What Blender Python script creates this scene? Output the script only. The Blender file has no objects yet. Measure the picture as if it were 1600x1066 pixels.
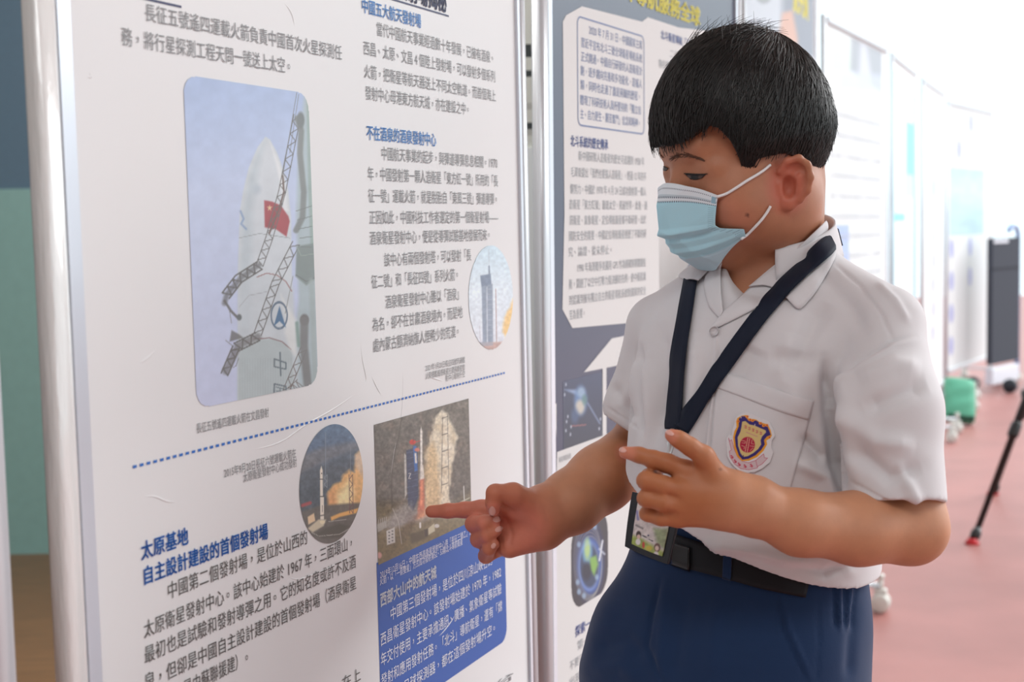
import bpy, bmesh, math, random
import numpy as np
from mathutils import Vector, Matrix
from mathutils.bvhtree import BVHTree
random.seed(7); RNG = np.random.default_rng(11)
SC = bpy.context.scene
COL = SC.collection

# ------------------------------------------------------------------ camera
F_PX = 2100.0
PITCH = math.atan(174 / F_PX); ROLL = math.radians(1.25)
CAM = np.array([0.0, 0.0, 1.25])
FW = np.array([0, math.cos(PITCH), -math.sin(PITCH)])
_u0 = np.array([0, math.sin(PITCH), math.cos(PITCH)]); _r0 = np.array([1.0, 0, 0])
RT = math.cos(ROLL) * _r0 - math.sin(ROLL) * _u0
UP = math.sin(ROLL) * _r0 + math.cos(ROLL) * _u0
def ray(px, py):                       # photo pixel -> direction of unit depth
    return FW + (px - 800) / F_PX * RT - (py - 533) / F_PX * UP
def at(px, py, d):                     # photo pixel + distance -> point in the hall
    return CAM + d * ray(px, py)
def proj(P):
    q = np.asarray(P) - CAM; d = q @ FW
    return 800 + F_PX * (q @ RT) / d, 533 - F_PX * (q @ UP) / d, d
cam_data = bpy.data.cameras.new('camera'); cam = bpy.data.objects.new('camera', cam_data); COL.objects.link(cam)
cam.matrix_world = Matrix(((RT[0], UP[0], -FW[0], CAM[0]), (RT[1], UP[1], -FW[1], CAM[1]), (RT[2], UP[2], -FW[2], CAM[2]), (0, 0, 0, 1)))
cam_data.sensor_width = 36; cam_data.lens = F_PX / 1600 * 36; cam_data.clip_start = 0.02; cam_data.clip_end = 200
cam_data.dof.use_dof = True; cam_data.dof.focus_distance = 1.42; cam_data.dof.aperture_fstop = 6.3
SC.camera = cam

# ------------------------------------------------------------------ daylight and exposure
SC.view_settings.view_transform = 'Standard'; SC.view_settings.look = 'None'
SC.view_settings.exposure = 0.13; SC.view_settings.gamma = 1.0; SC.view_settings.use_curve_mapping = False
world = bpy.data.worlds.new('overcast_daylight'); SC.world = world; world.use_nodes = True
_nt = world.node_tree; _nt.nodes.clear()
_o = _nt.nodes.new('ShaderNodeOutputWorld'); _b = _nt.nodes.new('ShaderNodeBackground')
_b.inputs['Color'].default_value = (0.84, 0.985, 1.03, 1); _b.inputs['Strength'].default_value = 1.42
_nt.links.new(_b.outputs[0], _o.inputs[0])
def area(name, loc, target, sx, sy, power, color=(1, 1, 1)):
    l = bpy.data.lights.new(name, 'AREA'); l.shape = 'RECTANGLE'; l.size = sx; l.size_y = sy; l.energy = power; l.color = color
    o = bpy.data.objects.new(name, l); COL.objects.link(o); o.location = loc
    o.rotation_euler = (Vector(target) - Vector(loc)).to_track_quat('-Z', 'Y').to_euler(); return o
area('overhead_fill_light', (-0.2, -0.7, 2.95), (0.3, 1.3, 1.0), 1.6, 0.5, 16, (0.96, 1, 1))  # added fill that brightens the boy's front, no fixture belongs to it
_sun = bpy.data.lights.new('hazy_sun', 'SUN'); _sun.energy = 3.3; _sun.angle = math.radians(40); _sun.color = (1, 1, 1)
sun = bpy.data.objects.new('hazy_sun', _sun); COL.objects.link(sun); sun.location = (6, 5, 5); sun.rotation_euler = Vector((-.74, -.42, -.52)).to_track_quat('-Z', 'Y').to_euler()

# ------------------------------------------------------------------ helpers
def lin(c):
    c = np.asarray(c, float); return np.where(c <= 0.04045, c / 12.92, ((c + 0.055) / 1.055) ** 2.4)
def rgb(r, g, b, k=1.0):
    v = lin([r / 255, g / 255, b / 255]) * k; return (float(v[0]), float(v[1]), float(v[2]), 1)
MATS = {}
def mat(name, color=None, rough=0.5, metal=0.0, spec=0.5, coat=0.0, coat_rough=0.1, vcol=False, bump=0, bscale=200, stretch=None, sss=0.0, sss_col=None,
        var=0.0, vscale=30, trans=0.0, alpha=1.0, emit=None, sheen=0.0, bdist=0.002):
    if name in MATS: return MATS[name]
    m = bpy.data.materials.new(name); m.use_nodes = True; nt = m.node_tree; p = nt.nodes['Principled BSDF']
    def I(k, v): p.inputs[k].default_value = v
    I('Roughness', rough); I('Metallic', metal); I('Specular IOR Level', spec); I('Coat Weight', coat); I('Coat Roughness', coat_rough)
    if sheen: I('Sheen Weight', sheen)
    if trans: I('Transmission Weight', trans)
    if alpha < 1: I('Alpha', alpha)
    src = None
    if vcol:
        a = nt.nodes.new('ShaderNodeAttribute'); a.attribute_name = 'Col'; src = a.outputs['Color']
    else: I('Base Color', color)
    tc = nt.nodes.new('ShaderNodeTexCoord'); mp = nt.nodes.new('ShaderNodeMapping'); nt.links.new(tc.outputs['Object'], mp.inputs[0])
    if stretch: mp.inputs['Scale'].default_value = stretch
    if var:
        n = nt.nodes.new('ShaderNodeTexNoise'); n.inputs['Scale'].default_value = vscale; n.inputs['Detail'].default_value = 5
        nt.links.new(mp.outputs[0], n.inputs['Vector'])
        r = nt.nodes.new('ShaderNodeMapRange'); r.inputs['From Min'].default_value = .3; r.inputs['From Max'].default_value = .7
        r.inputs['To Min'].default_value = 1 - var; r.inputs['To Max'].default_value = 1 + var; nt.links.new(n.outputs['Fac'], r.inputs['Value'])
        mx = nt.nodes.new('ShaderNodeVectorMath'); mx.operation = 'SCALE'; nt.links.new(r.outputs[0], mx.inputs['Scale'])
        if src is not None: nt.links.new(src, mx.inputs[0])
        else: mx.inputs[0].default_value = color[:3]
        src = mx.outputs[0]
    if src is not None: nt.links.new(src, p.inputs['Base Color'])
    if sss:
        I('Subsurface Weight', sss); I('Subsurface Radius', sss_col or (1.0, 0.35, 0.2)); I('Subsurface Scale', 0.006)
    if emit: I('Emission Color', emit[:4]); I('Emission Strength', emit[4])
    if bump:
        n = nt.nodes.new('ShaderNodeTexNoise'); n.inputs['Scale'].default_value = bscale; n.inputs['Detail'].default_value = 6
        nt.links.new(mp.outputs[0], n.inputs['Vector']); bn = nt.nodes.new('ShaderNodeBump'); bn.inputs['Strength'].default_value = bump
        bn.inputs['Distance'].default_value = bdist; nt.links.new(n.outputs['Fac'], bn.inputs['Height']); nt.links.new(bn.outputs[0], p.inputs['Normal'])
    MATS[name] = m; return m

def mesh_obj(name, verts, faces, m, parent=None, smooth=False, cols=None):
    me = bpy.data.meshes.new(name)
    verts = np.asarray(verts, float).reshape(-1, 3)
    if isinstance(faces, np.ndarray) and faces.ndim == 2:
        k = faces.shape[1]; nf = len(faces)
        me.vertices.add(len(verts)); me.vertices.foreach_set('co', verts.astype(np.float32).ravel())
        me.loops.add(nf * k); me.loops.foreach_set('vertex_index', faces.astype(np.int32).ravel())
        me.polygons.add(nf); me.polygons.foreach_set('loop_start', np.arange(0, nf * k, k, dtype=np.int32))
        me.update(calc_edges=True); me.validate()
    else:
        me.from_pydata([tuple(v) for v in verts], [], [tuple(int(i) for i in f) for f in faces]); me.update()
    if cols is not None:
        ca = me.color_attributes.new('Col', 'FLOAT_COLOR', 'POINT')
        c4 = np.ones((len(verts), 4), np.float32); c4[:, :3] = lin(np.clip(cols, 0, 1)); ca.data.foreach_set('color', c4.ravel())
    if smooth: me.polygons.foreach_set('use_smooth', np.ones(len(me.polygons), bool))
    if m is not None: me.materials.append(m)
    o = bpy.data.objects.new(name, me); COL.objects.link(o)
    if parent is not None: o.parent = parent
    return o
def bm_obj(name, bm, m, parent=None, smooth=False):
    me = bpy.data.meshes.new(name); bm.normal_update(); bm.to_mesh(me); bm.free()
    if smooth: me.polygons.foreach_set('use_smooth', np.ones(len(me.polygons), bool))
    me.materials.append(m); o = bpy.data.objects.new(name, me); COL.objects.link(o)
    if parent is not None: o.parent = parent
    return o
def empty(name, loc=(0, 0, 0)):
    o = bpy.data.objects.new(name, None); o.empty_display_size = .05; COL.objects.link(o); o.location = loc; return o
def tag(o, label=None, cat=None, group=None, kind=None):
    if label: o['label'] = label
    if cat: o['category'] = cat
    if group: o['group'] = group
    if kind: o['kind'] = kind
    return o
def keep(o, parent):                    # parent without moving (parent is unrotated)
    o.parent = parent; o.matrix_parent_inverse = Matrix.Translation(-Vector(parent.location)); return o
def bm_box(bm, c, s, ax=None, bevel=0):
    """box centre c, full size s, axes rows ax"""
    ax = np.eye(3) if ax is None else np.asarray(ax); c = np.asarray(c, float); vs = []
    for i in (-.5, .5):
        for j in (-.5, .5):
            for k in (-.5, .5): vs.append(bm.verts.new(c + i * s[0] * ax[0] + j * s[1] * ax[1] + k * s[2] * ax[2]))
    fs = [bm.faces.new([vs[i] for i in f]) for f in ((0, 1, 3, 2), (4, 6, 7, 5), (0, 4, 5, 1), (2, 3, 7, 6), (0, 2, 6, 4), (1, 5, 7, 3))]
    if bevel:
        es = list({e for f in fs for e in f.edges}); bmesh.ops.bevel(bm, geom=es, offset=bevel, segments=3, affect='EDGES', profile=.6)
def bm_tube(bm, pts, r, n=12, caps=True):
    pts = [np.asarray(p, float) for p in pts]; rs = r if hasattr(r, '__len__') else [r] * len(pts); rings = []; prev = None
    for i, p in enumerate(pts):
        t = pts[min(i + 1, len(pts) - 1)] - pts[max(i - 1, 0)]; t = t / np.linalg.norm(t)
        if prev is None:
            a = np.array([0, 0, 1.]) if abs(t[2]) < .9 else np.array([1., 0, 0]); u = np.cross(t, a)
        else: u = prev - t * (prev @ t)
        u /= np.linalg.norm(u); prev = u; v = np.cross(t, u)
        rings.append([bm.verts.new(p + rs[i] * (math.cos(2 * math.pi * k / n) * u + math.sin(2 * math.pi * k / n) * v)) for k in range(n)])
    for a, b in zip(rings, rings[1:]):
        for k in range(n): bm.faces.new((a[k], a[(k + 1) % n], b[(k + 1) % n], b[k]))
    if caps: bm.faces.new(rings[0][::-1]); bm.faces.new(rings[-1])
def tube_obj(name, pts, r, m, parent=None, n=12):
    bm = bmesh.new(); bm_tube(bm, pts, r, n); return bm_obj(name, bm, m, parent, True)
def box_obj(name, c, s, m, parent=None, ax=None, bevel=0):
    bm = bmesh.new(); bm_box(bm, c, s, ax, bevel); return bm_obj(name, bm, m, parent)
def catmull(pts, n=8):
    pts = [np.asarray(p, float) for p in pts]; P = [2 * pts[0] - pts[1]] + pts + [2 * pts[-1] - pts[-2]]; out = []
    for i in range(1, len(P) - 2):
        for k in range(n):
            t = k / n; a, b, c, d = P[i - 1:i + 3]
            out.append(.5 * (2 * b + (c - a) * t + (2 * a - 5 * b + 4 * c - d) * t * t + (3 * b - a - 3 * c + d) * t ** 3))
    out.append(pts[-1]); return out

# ---- a small painter for printed pictures: colours of grid vertices, shapes given in photo pixels
def in_poly(X, Y, poly):
    ins = np.zeros(X.shape, bool); n = len(poly)
    for i in range(n):
        x0, y0 = poly[i]; x1, y1 = poly[(i + 1) % n]
        if y0 == y1: continue
        c = ((y0 > Y) != (y1 > Y)) & (X < (x1 - x0) * (Y - y0) / (y1 - y0) + x0); ins ^= c
    return ins
def seg_d(X, Y, a, b):
    ax, ay = a; bx, by = b; dx, dy = bx - ax, by - ay; t = np.clip(((X - ax) * dx + (Y - ay) * dy) / (dx * dx + dy * dy + 1e-9), 0, 1)
    return np.hypot(X - ax - t * dx, Y - ay - t * dy)
def poly_sd(X, Y, poly):
    d = np.full(X.shape, 1e9)
    for i in range(len(poly)): d = np.minimum(d, seg_d(X, Y, poly[i], poly[(i + 1) % len(poly)]))
    return np.where(in_poly(X, Y, poly), -d, d)
def vnoise(X, Y, s, seed=0):
    r = np.random.default_rng(seed); T = r.random((64, 64)); x = X / s; y = Y / s; xi = np.floor(x).astype(int); yi = np.floor(y).astype(int)
    fx = x - xi; fy = y - yi; fx = fx * fx * (3 - 2 * fx); fy = fy * fy * (3 - 2 * fy); g = lambda i, j: T[i % 64, j % 64]
    return (g(xi, yi) * (1 - fx) + g(xi + 1, yi) * fx) * (1 - fy) + (g(xi, yi + 1) * (1 - fx) + g(xi + 1, yi + 1) * fx) * fy
def fbm(X, Y, s, seed=0, o=4):
    return sum(vnoise(X, Y, s / 2 ** k, seed + k) / 2 ** k for k in range(o)) / sum(1 / 2 ** k for k in range(o))
class Paint:
    def __init__(self, X, Y): self.X, self.Y = X, Y; self.c = np.zeros(X.shape + (3,))
    def mix(self, a, col):
        a = np.clip(a, 0, 1)[..., None]; self.c = self.c * (1 - a) + (np.asarray(col, float) / 255 if np.ndim(col) == 1 else np.asarray(col)) * a
    def fill(self, col): self.c[:] = np.asarray(col) / 255
    def grad(self, stops, axis='y'):
        v = self.Y if axis == 'y' else self.X; xs = [s[0] for s in stops]
        for k in range(3): self.c[..., k] = np.interp(v, xs, [s[1][k] / 255 for s in stops])
    def poly(self, pts, col, soft=.8, a=1.0, warp=0, ws=8, seed=1):
        X, Y = self.X, self.Y
        if warp: X = X + (fbm(X, Y, ws, seed) - .5) * 2 * warp; Y = Y + (fbm(X, Y, ws, seed + 9) - .5) * 2 * warp
        self.mix(a * np.clip(.5 - poly_sd(X, Y, pts) / (2 * soft), 0, 1), col)
    def ell(self, cx, cy, rx, ry, col, soft=.1, a=1.0, ring=None):
        q = np.hypot((self.X - cx) / rx, (self.Y - cy) / ry)
        m = np.clip((1 - q) / soft + .5, 0, 1) if ring is None else np.clip((ring - np.abs(q - 1)) / soft + .5, 0, 1)
        self.mix(a * m, col)
    def line(self, pts, w, col, a=1.0, soft=.6):
        d = np.full(self.X.shape, 1e9)
        for p, q in zip(pts, pts[1:]): d = np.minimum(d, seg_d(self.X, self.Y, p, q))
        self.mix(a * np.clip((w / 2 - d) / soft + .5, 0, 1), col)
    def lattice(self, p, q, w, col, n, lw=1.0):
        p = np.array(p, float); q = np.array(q, float); t = q - p; nn = np.array([-t[1], t[0]]) / np.linalg.norm(t) * w / 2
        self.line([p + nn, q + nn], lw, col); self.line([p - nn, q - nn], lw, col)
        for i in range(n):
            a, b = p + t * i / n, p + t * (i + 1) / n; s = 1 if i % 2 else -1; self.line([a + s * nn, b - s * nn], lw, col)
    def noise(self, s, amt, seed=3): self.c = np.clip(self.c * (1 + amt * (fbm(self.X, self.Y, s, seed)[..., None] - .5) * 2), 0, 1)

# ---- lettering
def text_mesh(body, bold=0.0):
    cu = bpy.data.curves.new('lettering', 'FONT'); cu.body = body; cu.size = 1; cu.resolution_u = 2; cu.offset = bold
    o = bpy.data.objects.new('lettering', cu); COL.objects.link(o); dg = bpy.context.evaluated_depsgraph_get()
    me = bpy.data.meshes.new_from_object(o.evaluated_get(dg)); COL.objects.unlink(o); bpy.data.objects.remove(o)
    v = np.array([x.co[:] for x in me.vertices]).reshape(-1, 3); f = [tuple(p.vertices) for p in me.polygons]; bpy.data.meshes.remove(me); return v, f
# ------------------------------------------------------------------ materials of the hall
M_WHITE = mat('white_laminated_print', rgb(226, 226, 226), rough=.5, spec=.3, coat=.15, coat_rough=.2, bump=.05, bscale=18, bdist=.004)
M_ALU = mat('satin_aluminium', rgb(205, 208, 212), rough=.28, metal=.25, bump=.08, bscale=12, stretch=(30, 30, 1), bdist=.002)
M_ALU_LIP = mat('pale_aluminium_lip', rgb(214, 219, 228), rough=.3, metal=.35, coat=.3)
M_WRAP = mat('clear_plastic_wrap', rgb(232, 232, 230), rough=.18, spec=.6, coat=1, coat_rough=.06, bump=.5, bscale=14, stretch=(6, 6, 1), bdist=.006)
M_NAVYB = mat('navy_laminated_print', rgb(36, 46, 80), rough=.45, coat=.32, coat_rough=.2, bump=.04, bscale=18, bdist=.004)
M_PRINT = mat('printed_picture', vcol=True, rough=.5, spec=.3, coat=.15, coat_rough=.2)
M_CASTER = mat('translucent_white_plastic', rgb(222, 220, 212), rough=.35, sss=.1, sss_col=(1, 1, 1))
M_STEEL = mat('zinc_steel', rgb(190, 190, 190), rough=.35, metal=.8)
def ink(name, r, g, b): return mat(name, rgb(r, g, b), rough=.5, spec=.3, coat=.1, coat_rough=.2)
K_GREY = ink('grey_ink', 128, 128, 130); K_DARK = ink('dark_ink', 88, 86, 84); K_BLUE = ink('blue_ink', 52, 112, 192); K_LBLUE = ink('light_blue_ink', 112, 166, 226)
K_NAVY = ink('navy_ink', 48, 50, 92); K_WHITE = ink('white_ink', 226, 230, 238); K_BOX = ink('royal_blue_print', 50, 94, 172); K_YEL = ink('yellow_ink', 240, 228, 70)
K_MUTED = ink('muted_blue_ink', 96, 112, 156); K_FAINT = ink('faint_grey_ink', 206, 209, 213); K_PALE = ink('pale_grey_ink', 150, 152, 156)

# ------------------------------------------------------------------ setting
def slab(name, x0, x1, y0, y1, z0, z1, m):
    o = box_obj(name, ((x0 + x1) / 2, (y0 + y1) / 2, (z0 + z1) / 2), (x1 - x0, y1 - y0, z1 - z0), m); return tag(o, kind='structure')
M_FLOOR = mat('red_court_floor', rgb(166, 110, 104), rough=.45, spec=.35, var=.10, vscale=3.0, bump=.15, bscale=90, bdist=.002)
fl = slab('floor', -0.9, 14, -4, 22, -.06, 0, M_FLOOR)
M_WOOD = mat('brown_wood_boards', rgb(140, 98, 62), rough=.4, var=.22, vscale=5, stretch=(1.2, 10, 10), coat=.2)
slab('floor_wood', -6, -0.9, -4, 5.3, -.06, 0.0, M_WOOD)
slab('wall_back', -6, 0.75, 5.3, 5.45, 0, 3.2, mat('blue_wall_paint', rgb(92, 120, 140), rough=.6, var=.03, vscale=40))
zd = at(70, 295, 5.3)[2]
slab('trim_1', -6, 0.75, 5.285, 5.3, 0.0, zd, mat('teal_dado_paint', rgb(140, 182, 178), rough=.5, var=.04, vscale=25))
slab('wall_left', -6.15, -6, -4, 5.45, 0, 3.2, mat('blue_wall_paint'))
slab('ceiling', -6.15, 3.0, -4, 5.45, 3.2, 3.3, mat('white_ceiling_paint', rgb(225, 225, 220), rough=.8))  # unseen; its open edge is placed to limit sky light on the near boards
tag(area('fill_light_behind_boards', (-1.3, 2.0, 3.05), (-.7, 3.5, 1.2), 1.4, .4, 60, (1, .98, .95)))  # added fill without a known source, brightens the back wall and tiled pillar
slab('wall_light_block', -6.15, 3.0, -4.1, -4, 0, 3.2, mat('pale_rear_paint', rgb(150, 142, 134), rough=.8))  # unseen wall added behind the camera to dim light from that side
# tiled pillar seen in the slit between the first two boards
M_TILE = bpy.data.materials.new('mosaic_tiles'); M_TILE.use_nodes = True
_t = M_TILE.node_tree; _p = _t.nodes['Principled BSDF']; _p.inputs['Roughness'].default_value = .3
_tc = _t.nodes.new('ShaderNodeTexCoord'); _sep = _t.nodes.new('ShaderNodeSeparateXYZ'); _t.links.new(_tc.outputs['Object'], _sep.inputs[0])
_cb = _t.nodes.new('ShaderNodeCombineXYZ'); _t.links.new(_sep.outputs[0], _cb.inputs[0]); _t.links.new(_sep.outputs[2], _cb.inputs[1])
_sc = _t.nodes.new('ShaderNodeVectorMath'); _sc.operation = 'SCALE'; _sc.inputs['Scale'].default_value = 78; _t.links.new(_cb.outputs[0], _sc.inputs[0])
_fl = _t.nodes.new('ShaderNodeVectorMath'); _fl.operation = 'FLOOR'; _t.links.new(_sc.outputs[0], _fl.inputs[0])
_wn = _t.nodes.new('ShaderNodeTexWhiteNoise'); _wn.noise_dimensions = '2D'; _t.links.new(_fl.outputs[0], _wn.inputs['Vector'])
_rp = _t.nodes.new('ShaderNodeValToRGB'); _rp.color_ramp.interpolation = 'CONSTANT'; _t.links.new(_wn.outputs['Value'], _rp.inputs[0])
_rp.color_ramp.elements[0].color = rgb(60, 66, 66); _rp.color_ramp.elements[1].position = .16; _rp.color_ramp.elements[1].color = rgb(176, 178, 172)
_e = _rp.color_ramp.elements.new(.26); _e.color = rgb(205, 208, 200); _t.links.new(_rp.outputs[0], _p.inputs['Base Color'])
zt = at(830, 232, 2.7)[2]
pil = slab('column_tiled', -0.15, 0.26, 2.7, 3.0, zt, 3.2, M_TILE)
slab('column_base', -0.15, 0.26, 2.695, 3.0, 0, zt, mat('pale_plaster', rgb(224, 232, 232), rough=.6))

# ------------------------------------------------------------------ display boards
class Board:
    """a framed display board: base point o (s=0 on the floor), horizontal direction d, lean back in degrees"""
    def __init__(self, o, d, lean=0):
        self.o = np.array([o[0], o[1], 0.0]); d = np.array([d[0], d[1], 0.0]); self.d = d / np.linalg.norm(d)
        n = np.array([self.d[1], -self.d[0], 0]); a = math.radians(lean)
        self.w = math.cos(a) * np.array([0, 0, 1.]) - math.sin(a) * n; self.n = math.cos(a) * n + math.sin(a) * np.array([0, 0, 1.])
        self.ax = [self.d, self.n, self.w]
    def P(self, s, t, e=0.0): return self.o + s * self.d + t * self.w + e * self.n
    def st(self, px, py):
        D = ray(px, py); k = ((self.o - CAM) @ self.n) / (D @ self.n); q = CAM + k * D - self.o; return q @ self.d, q @ self.w
    def px(self, S, T):
        q = self.o[None] + S.reshape(-1, 1) * self.d + T.reshape(-1, 1) * self.w - CAM; dd = q @ FW
        return (800 + F_PX * (q @ RT) / dd).reshape(S.shape), (533 - F_PX * (q @ UP) / dd).reshape(S.shape)
    def root(self, label, s_mid=0, group=None):
        self.e = empty('display_board', tuple(self.o + s_mid * self.d)); tag(self.e, label, 'display board', group); return self.e
    def add(self, o): return keep(o, self.e)
    def box(self, name, s0, s1, t0, t1, e0, e1, m, bevel=0):
        return self.add(box_obj(name, self.P((s0 + s1) / 2, (t0 + t1) / 2, (e0 + e1) / 2), (s1 - s0, e1 - e0, t1 - t0), m, None, self.ax, bevel))
    def frame(self, s0, s1, z0, z1, panel_mat, left=True, right=True, wrap=False, foot=.2, lip=.013, lip_r=None, wr=.022):
        self.box('panel', s0, s1, z0, z1, -.012, 0, panel_mat)
        for on, s, sg in ((left, s0, -1), (right, s1, 1)):
            if not on: continue
            pw_ = .022
            if sg > 0: lip = lip if lip_r is None else lip_r; pw_ = wr
            # rounded upright with a flat inner lip
            bm = bmesh.new(); prof = []
            a0, a1 = s + sg * lip, s + sg * (lip + pw_)
            for k in range(20):
                an = 2 * math.pi * k / 20; x = math.copysign(abs(math.cos(an)) ** .6, math.cos(an)); y = math.copysign(abs(math.sin(an)) ** .6, math.sin(an))
                prof.append(((a0 + a1) / 2 + pw_ / 2 * x, -.004 + .010 * y))
            ra = [bm.verts.new(self.P(x, .06, y)) for x, y in prof]; rb = [bm.verts.new(self.P(x, z1 + .03, y)) for x, y in prof]
            for k in range(20): bm.faces.new((ra[k], ra[(k + 1) % 20], rb[(k + 1) % 20], rb[k]))
            bm.faces.new(ra[::-1]); bm.faces.new(rb)
            bmesh.ops.recalc_face_normals(bm, faces=bm.faces[:])
            post = self.add(bm_obj('post', bm, M_WRAP if (wrap and sg < 0) else M_ALU, None, True))
            lp = self.box('lip', min(s, a0), max(s, a0), z0, z1, -.012, .004, M_ALU_LIP); lp.parent = post; lp.matrix_parent_inverse = Matrix.Identity(4)
            sp = (a0 + a1) / 2; base = self.P(sp, .085, 0)
            ft = None; bm = bmesh.new(); nh = np.array([self.n[0], self.n[1], 0]); nh /= np.linalg.norm(nh); b0 = np.array([base[0], base[1], 0.085])
            for q in (-.012, .012): bm_tube(bm, [b0 - nh * foot + self.d * q, b0 + nh * foot + self.d * q], .006, 8)
            bm_box(bm, b0, (.05, .05, .03), [self.d, nh, [0, 0, 1]], .004)
            ft = self.add(bm_obj('foot', bm, M_ALU, None, True))
            for q in (-1, 1):
                c = b0 + nh * foot * q; bm = bmesh.new()
                for k in (-.017, .017):
                    bm_tube(bm, [[c[0] + self.d[0] * (k - .010), c[1] + self.d[1] * (k - .010), .03], [c[0] + self.d[0] * (k - .007), c[1] + self.d[1] * (k - .007), .03], [c[0] + self.d[0] * (k + .007), c[1] + self.d[1] * (k + .007), .03], [c[0] + self.d[0] * (k + .010), c[1] + self.d[1] * (k + .010), .03]], [.024, .03, .03, .024], 20)
                bm_box(bm, [c[0], c[1], .058], (.026, .04, .036), [self.d, nh, [0, 0, 1]], .006); bm_tube(bm, [[c[0], c[1], .07], [c[0], c[1], .11]], .009, 10)
                bm_tube(bm, [[c[0], c[1], .108], [c[0], c[1], .122]], .012, 10)
                cs = bm_obj('caster', bm, M_CASTER, None, True); cs.parent = ft
        self.box('top_rail', s0, s1, z1, z1 + .025, -.018, .012, M_ALU, .004); self.box('bottom_rail', s0, s1, z0 - .025, z0, -.018, .012, M_ALU, .004)
    def poly(self, name, pts_px, m, e=.0004, st=False):
        v = [self.P(*(p if st else self.st(*p)), e) for p in pts_px]; bm = bmesh.new(); bm.faces.new([bm.verts.new(x) for x in v]); bmesh.ops.triangulate(bm, faces=bm.faces[:])
        return self.add(bm_obj(name, bm, m))
    def text(self, name, rows, m, e=.0008, bold=0.0):
        """rows: (string, pixel of first glyph centre, pixel of last glyph centre, em height in m)"""
        V = []; Fc = []; off = 0; sh = [(0, 0)] if bold <= 0 else [(-bold, 0), (bold, 0), (0, bold), (0, -bold)]
        for body, p0, p1, em in rows:
            s0, t0 = self.st(*p0); s1, t1 = self.st(*p1); t = (t0 + t1) / 2; adv = [1.0 if ord(ch) > 0x2000 else GLYPH(ch)[2] for ch in body]; x = 0
            span = sum(adv) - (adv[0] + adv[-1]) / 2; sx = (s1 - s0) / max(span, .2); x = -adv[0] / 2
            for ch, a in zip(body, adv):
                v, f, ga = GLYPH(ch, THIN if bold <= 0 else 0)
                if len(v):
                    ux, uy = (.22, .26) if ch in '，。、' else (0, 0)
                    for hx, hy in sh:
                        S = s0 + (x + v[:, 0] + ux + hx + (a - ga) / 2) * sx; T = t + (v[:, 1] - .37 + uy + hy) * em
                        V.append(self.o + S[:, None] * self.d + T[:, None] * self.w + e * self.n); Fc += [tuple(i + off for i in q) for q in f]; off += len(v)
                x += a
        return self.add(mesh_obj(name, np.concatenate(V), Fc, m))
    def picture(self, name, paint, st_box=None, circle=None, mask=None, step=.0009, e=.0005, label=None):
        if circle is not None:
            cs, ct, r = circle; nr = int(r / step); na = int(2 * math.pi * r / step / 1.3); R = np.linspace(0, r, nr)[:, None]; A = np.linspace(0, 2 * math.pi, na, endpoint=False)[None]
            S = cs + R * np.cos(A); T = ct + R * np.sin(A); i = np.arange(nr - 1)[:, None]; j = np.arange(na)[None]; J = (j + 1) % na
            f = np.stack([i * na + j, i * na + na + j, i * na + na + J, i * na + J], -1).reshape(-1, 4)
        else:
            s0, s1, t0, t1 = st_box; ns = int((s1 - s0) / step) + 1; nt = int((t1 - t0) / step) + 1; T, S = np.meshgrid(np.linspace(t0, t1, nt), np.linspace(s0, s1, ns), indexing='ij')
            i = np.arange(nt - 1)[:, None]; j = np.arange(ns - 1)[None]; f = np.stack([i * ns + j, i * ns + j + 1, i * ns + ns + j + 1, i * ns + ns + j], -1).reshape(-1, 4)
        X, Y = self.px(S, T); pn = Paint(X, Y); paint(pn); pn.c = pn.c * .86 + .115; V = self.o + S.reshape(-1, 1) * self.d + T.reshape(-1, 1) * self.w + e * self.n  # a pale washed-out haze is mixed into the print colours
        if mask is not None:
            k = mask(S, T).ravel(); f = f[k[f].all(1)]; used = np.unique(f); re = np.full(len(V), -1); re[used] = np.arange(len(used)); V = V[used]; f = re[f]; cc = pn.c.reshape(-1, 3)[used]
        else: cc = pn.c.reshape(-1, 3)
        return self.add(mesh_obj(name, V, f, M_PRINT, cols=cc))
    def crease(self, name, lines, m, r=.0013):
        bm = bmesh.new()
        for ln in lines:
            pts = catmull([self.P(*self.st(*p), -.0007) for p in ln], 6); k = len(pts); bm_tube(bm, pts, [r * (.25 + .75 * math.sin(math.pi * i / (k - 1))) for i in range(k)], 8)
        return self.add(bm_obj(name, bm, m, None, True))
_GL = {}; THIN = 0.0
def GLYPH(ch, off=0.0):
    if (ch, off) not in _GL:
        a = 0.0 if ch == '一' else text_mesh('一' + ch + '一')[0][:, 0].max() - text_mesh('一一')[0][:, 0].max()
        if ch == '一': a = text_mesh('一一')[0][:, 0].max() - text_mesh('一')[0][:, 0].max()
        v, f = text_mesh(ch, off); _GL[(ch, off)] = (v, f, a)
    return _GL[(ch, off)]
def rrect(s0, s1, t0, t1, r):
    def f(S, T):
        dx = np.maximum(np.maximum(s0 + r - S, S - (s1 - r)), 0); dy = np.maximum(np.maximum(t0 + r - T, T - (t1 - r)), 0); return np.hypot(dx, dy) <= r
    return f
def vp_dir(x):
    lo, hi = 100., 600.
    for _ in range(60):
        m = (lo + hi) / 2
        if ray(x, m)[2] > 0: lo = m
        else: hi = m
    v = ray(x, lo); return v[0], v[1]
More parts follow.
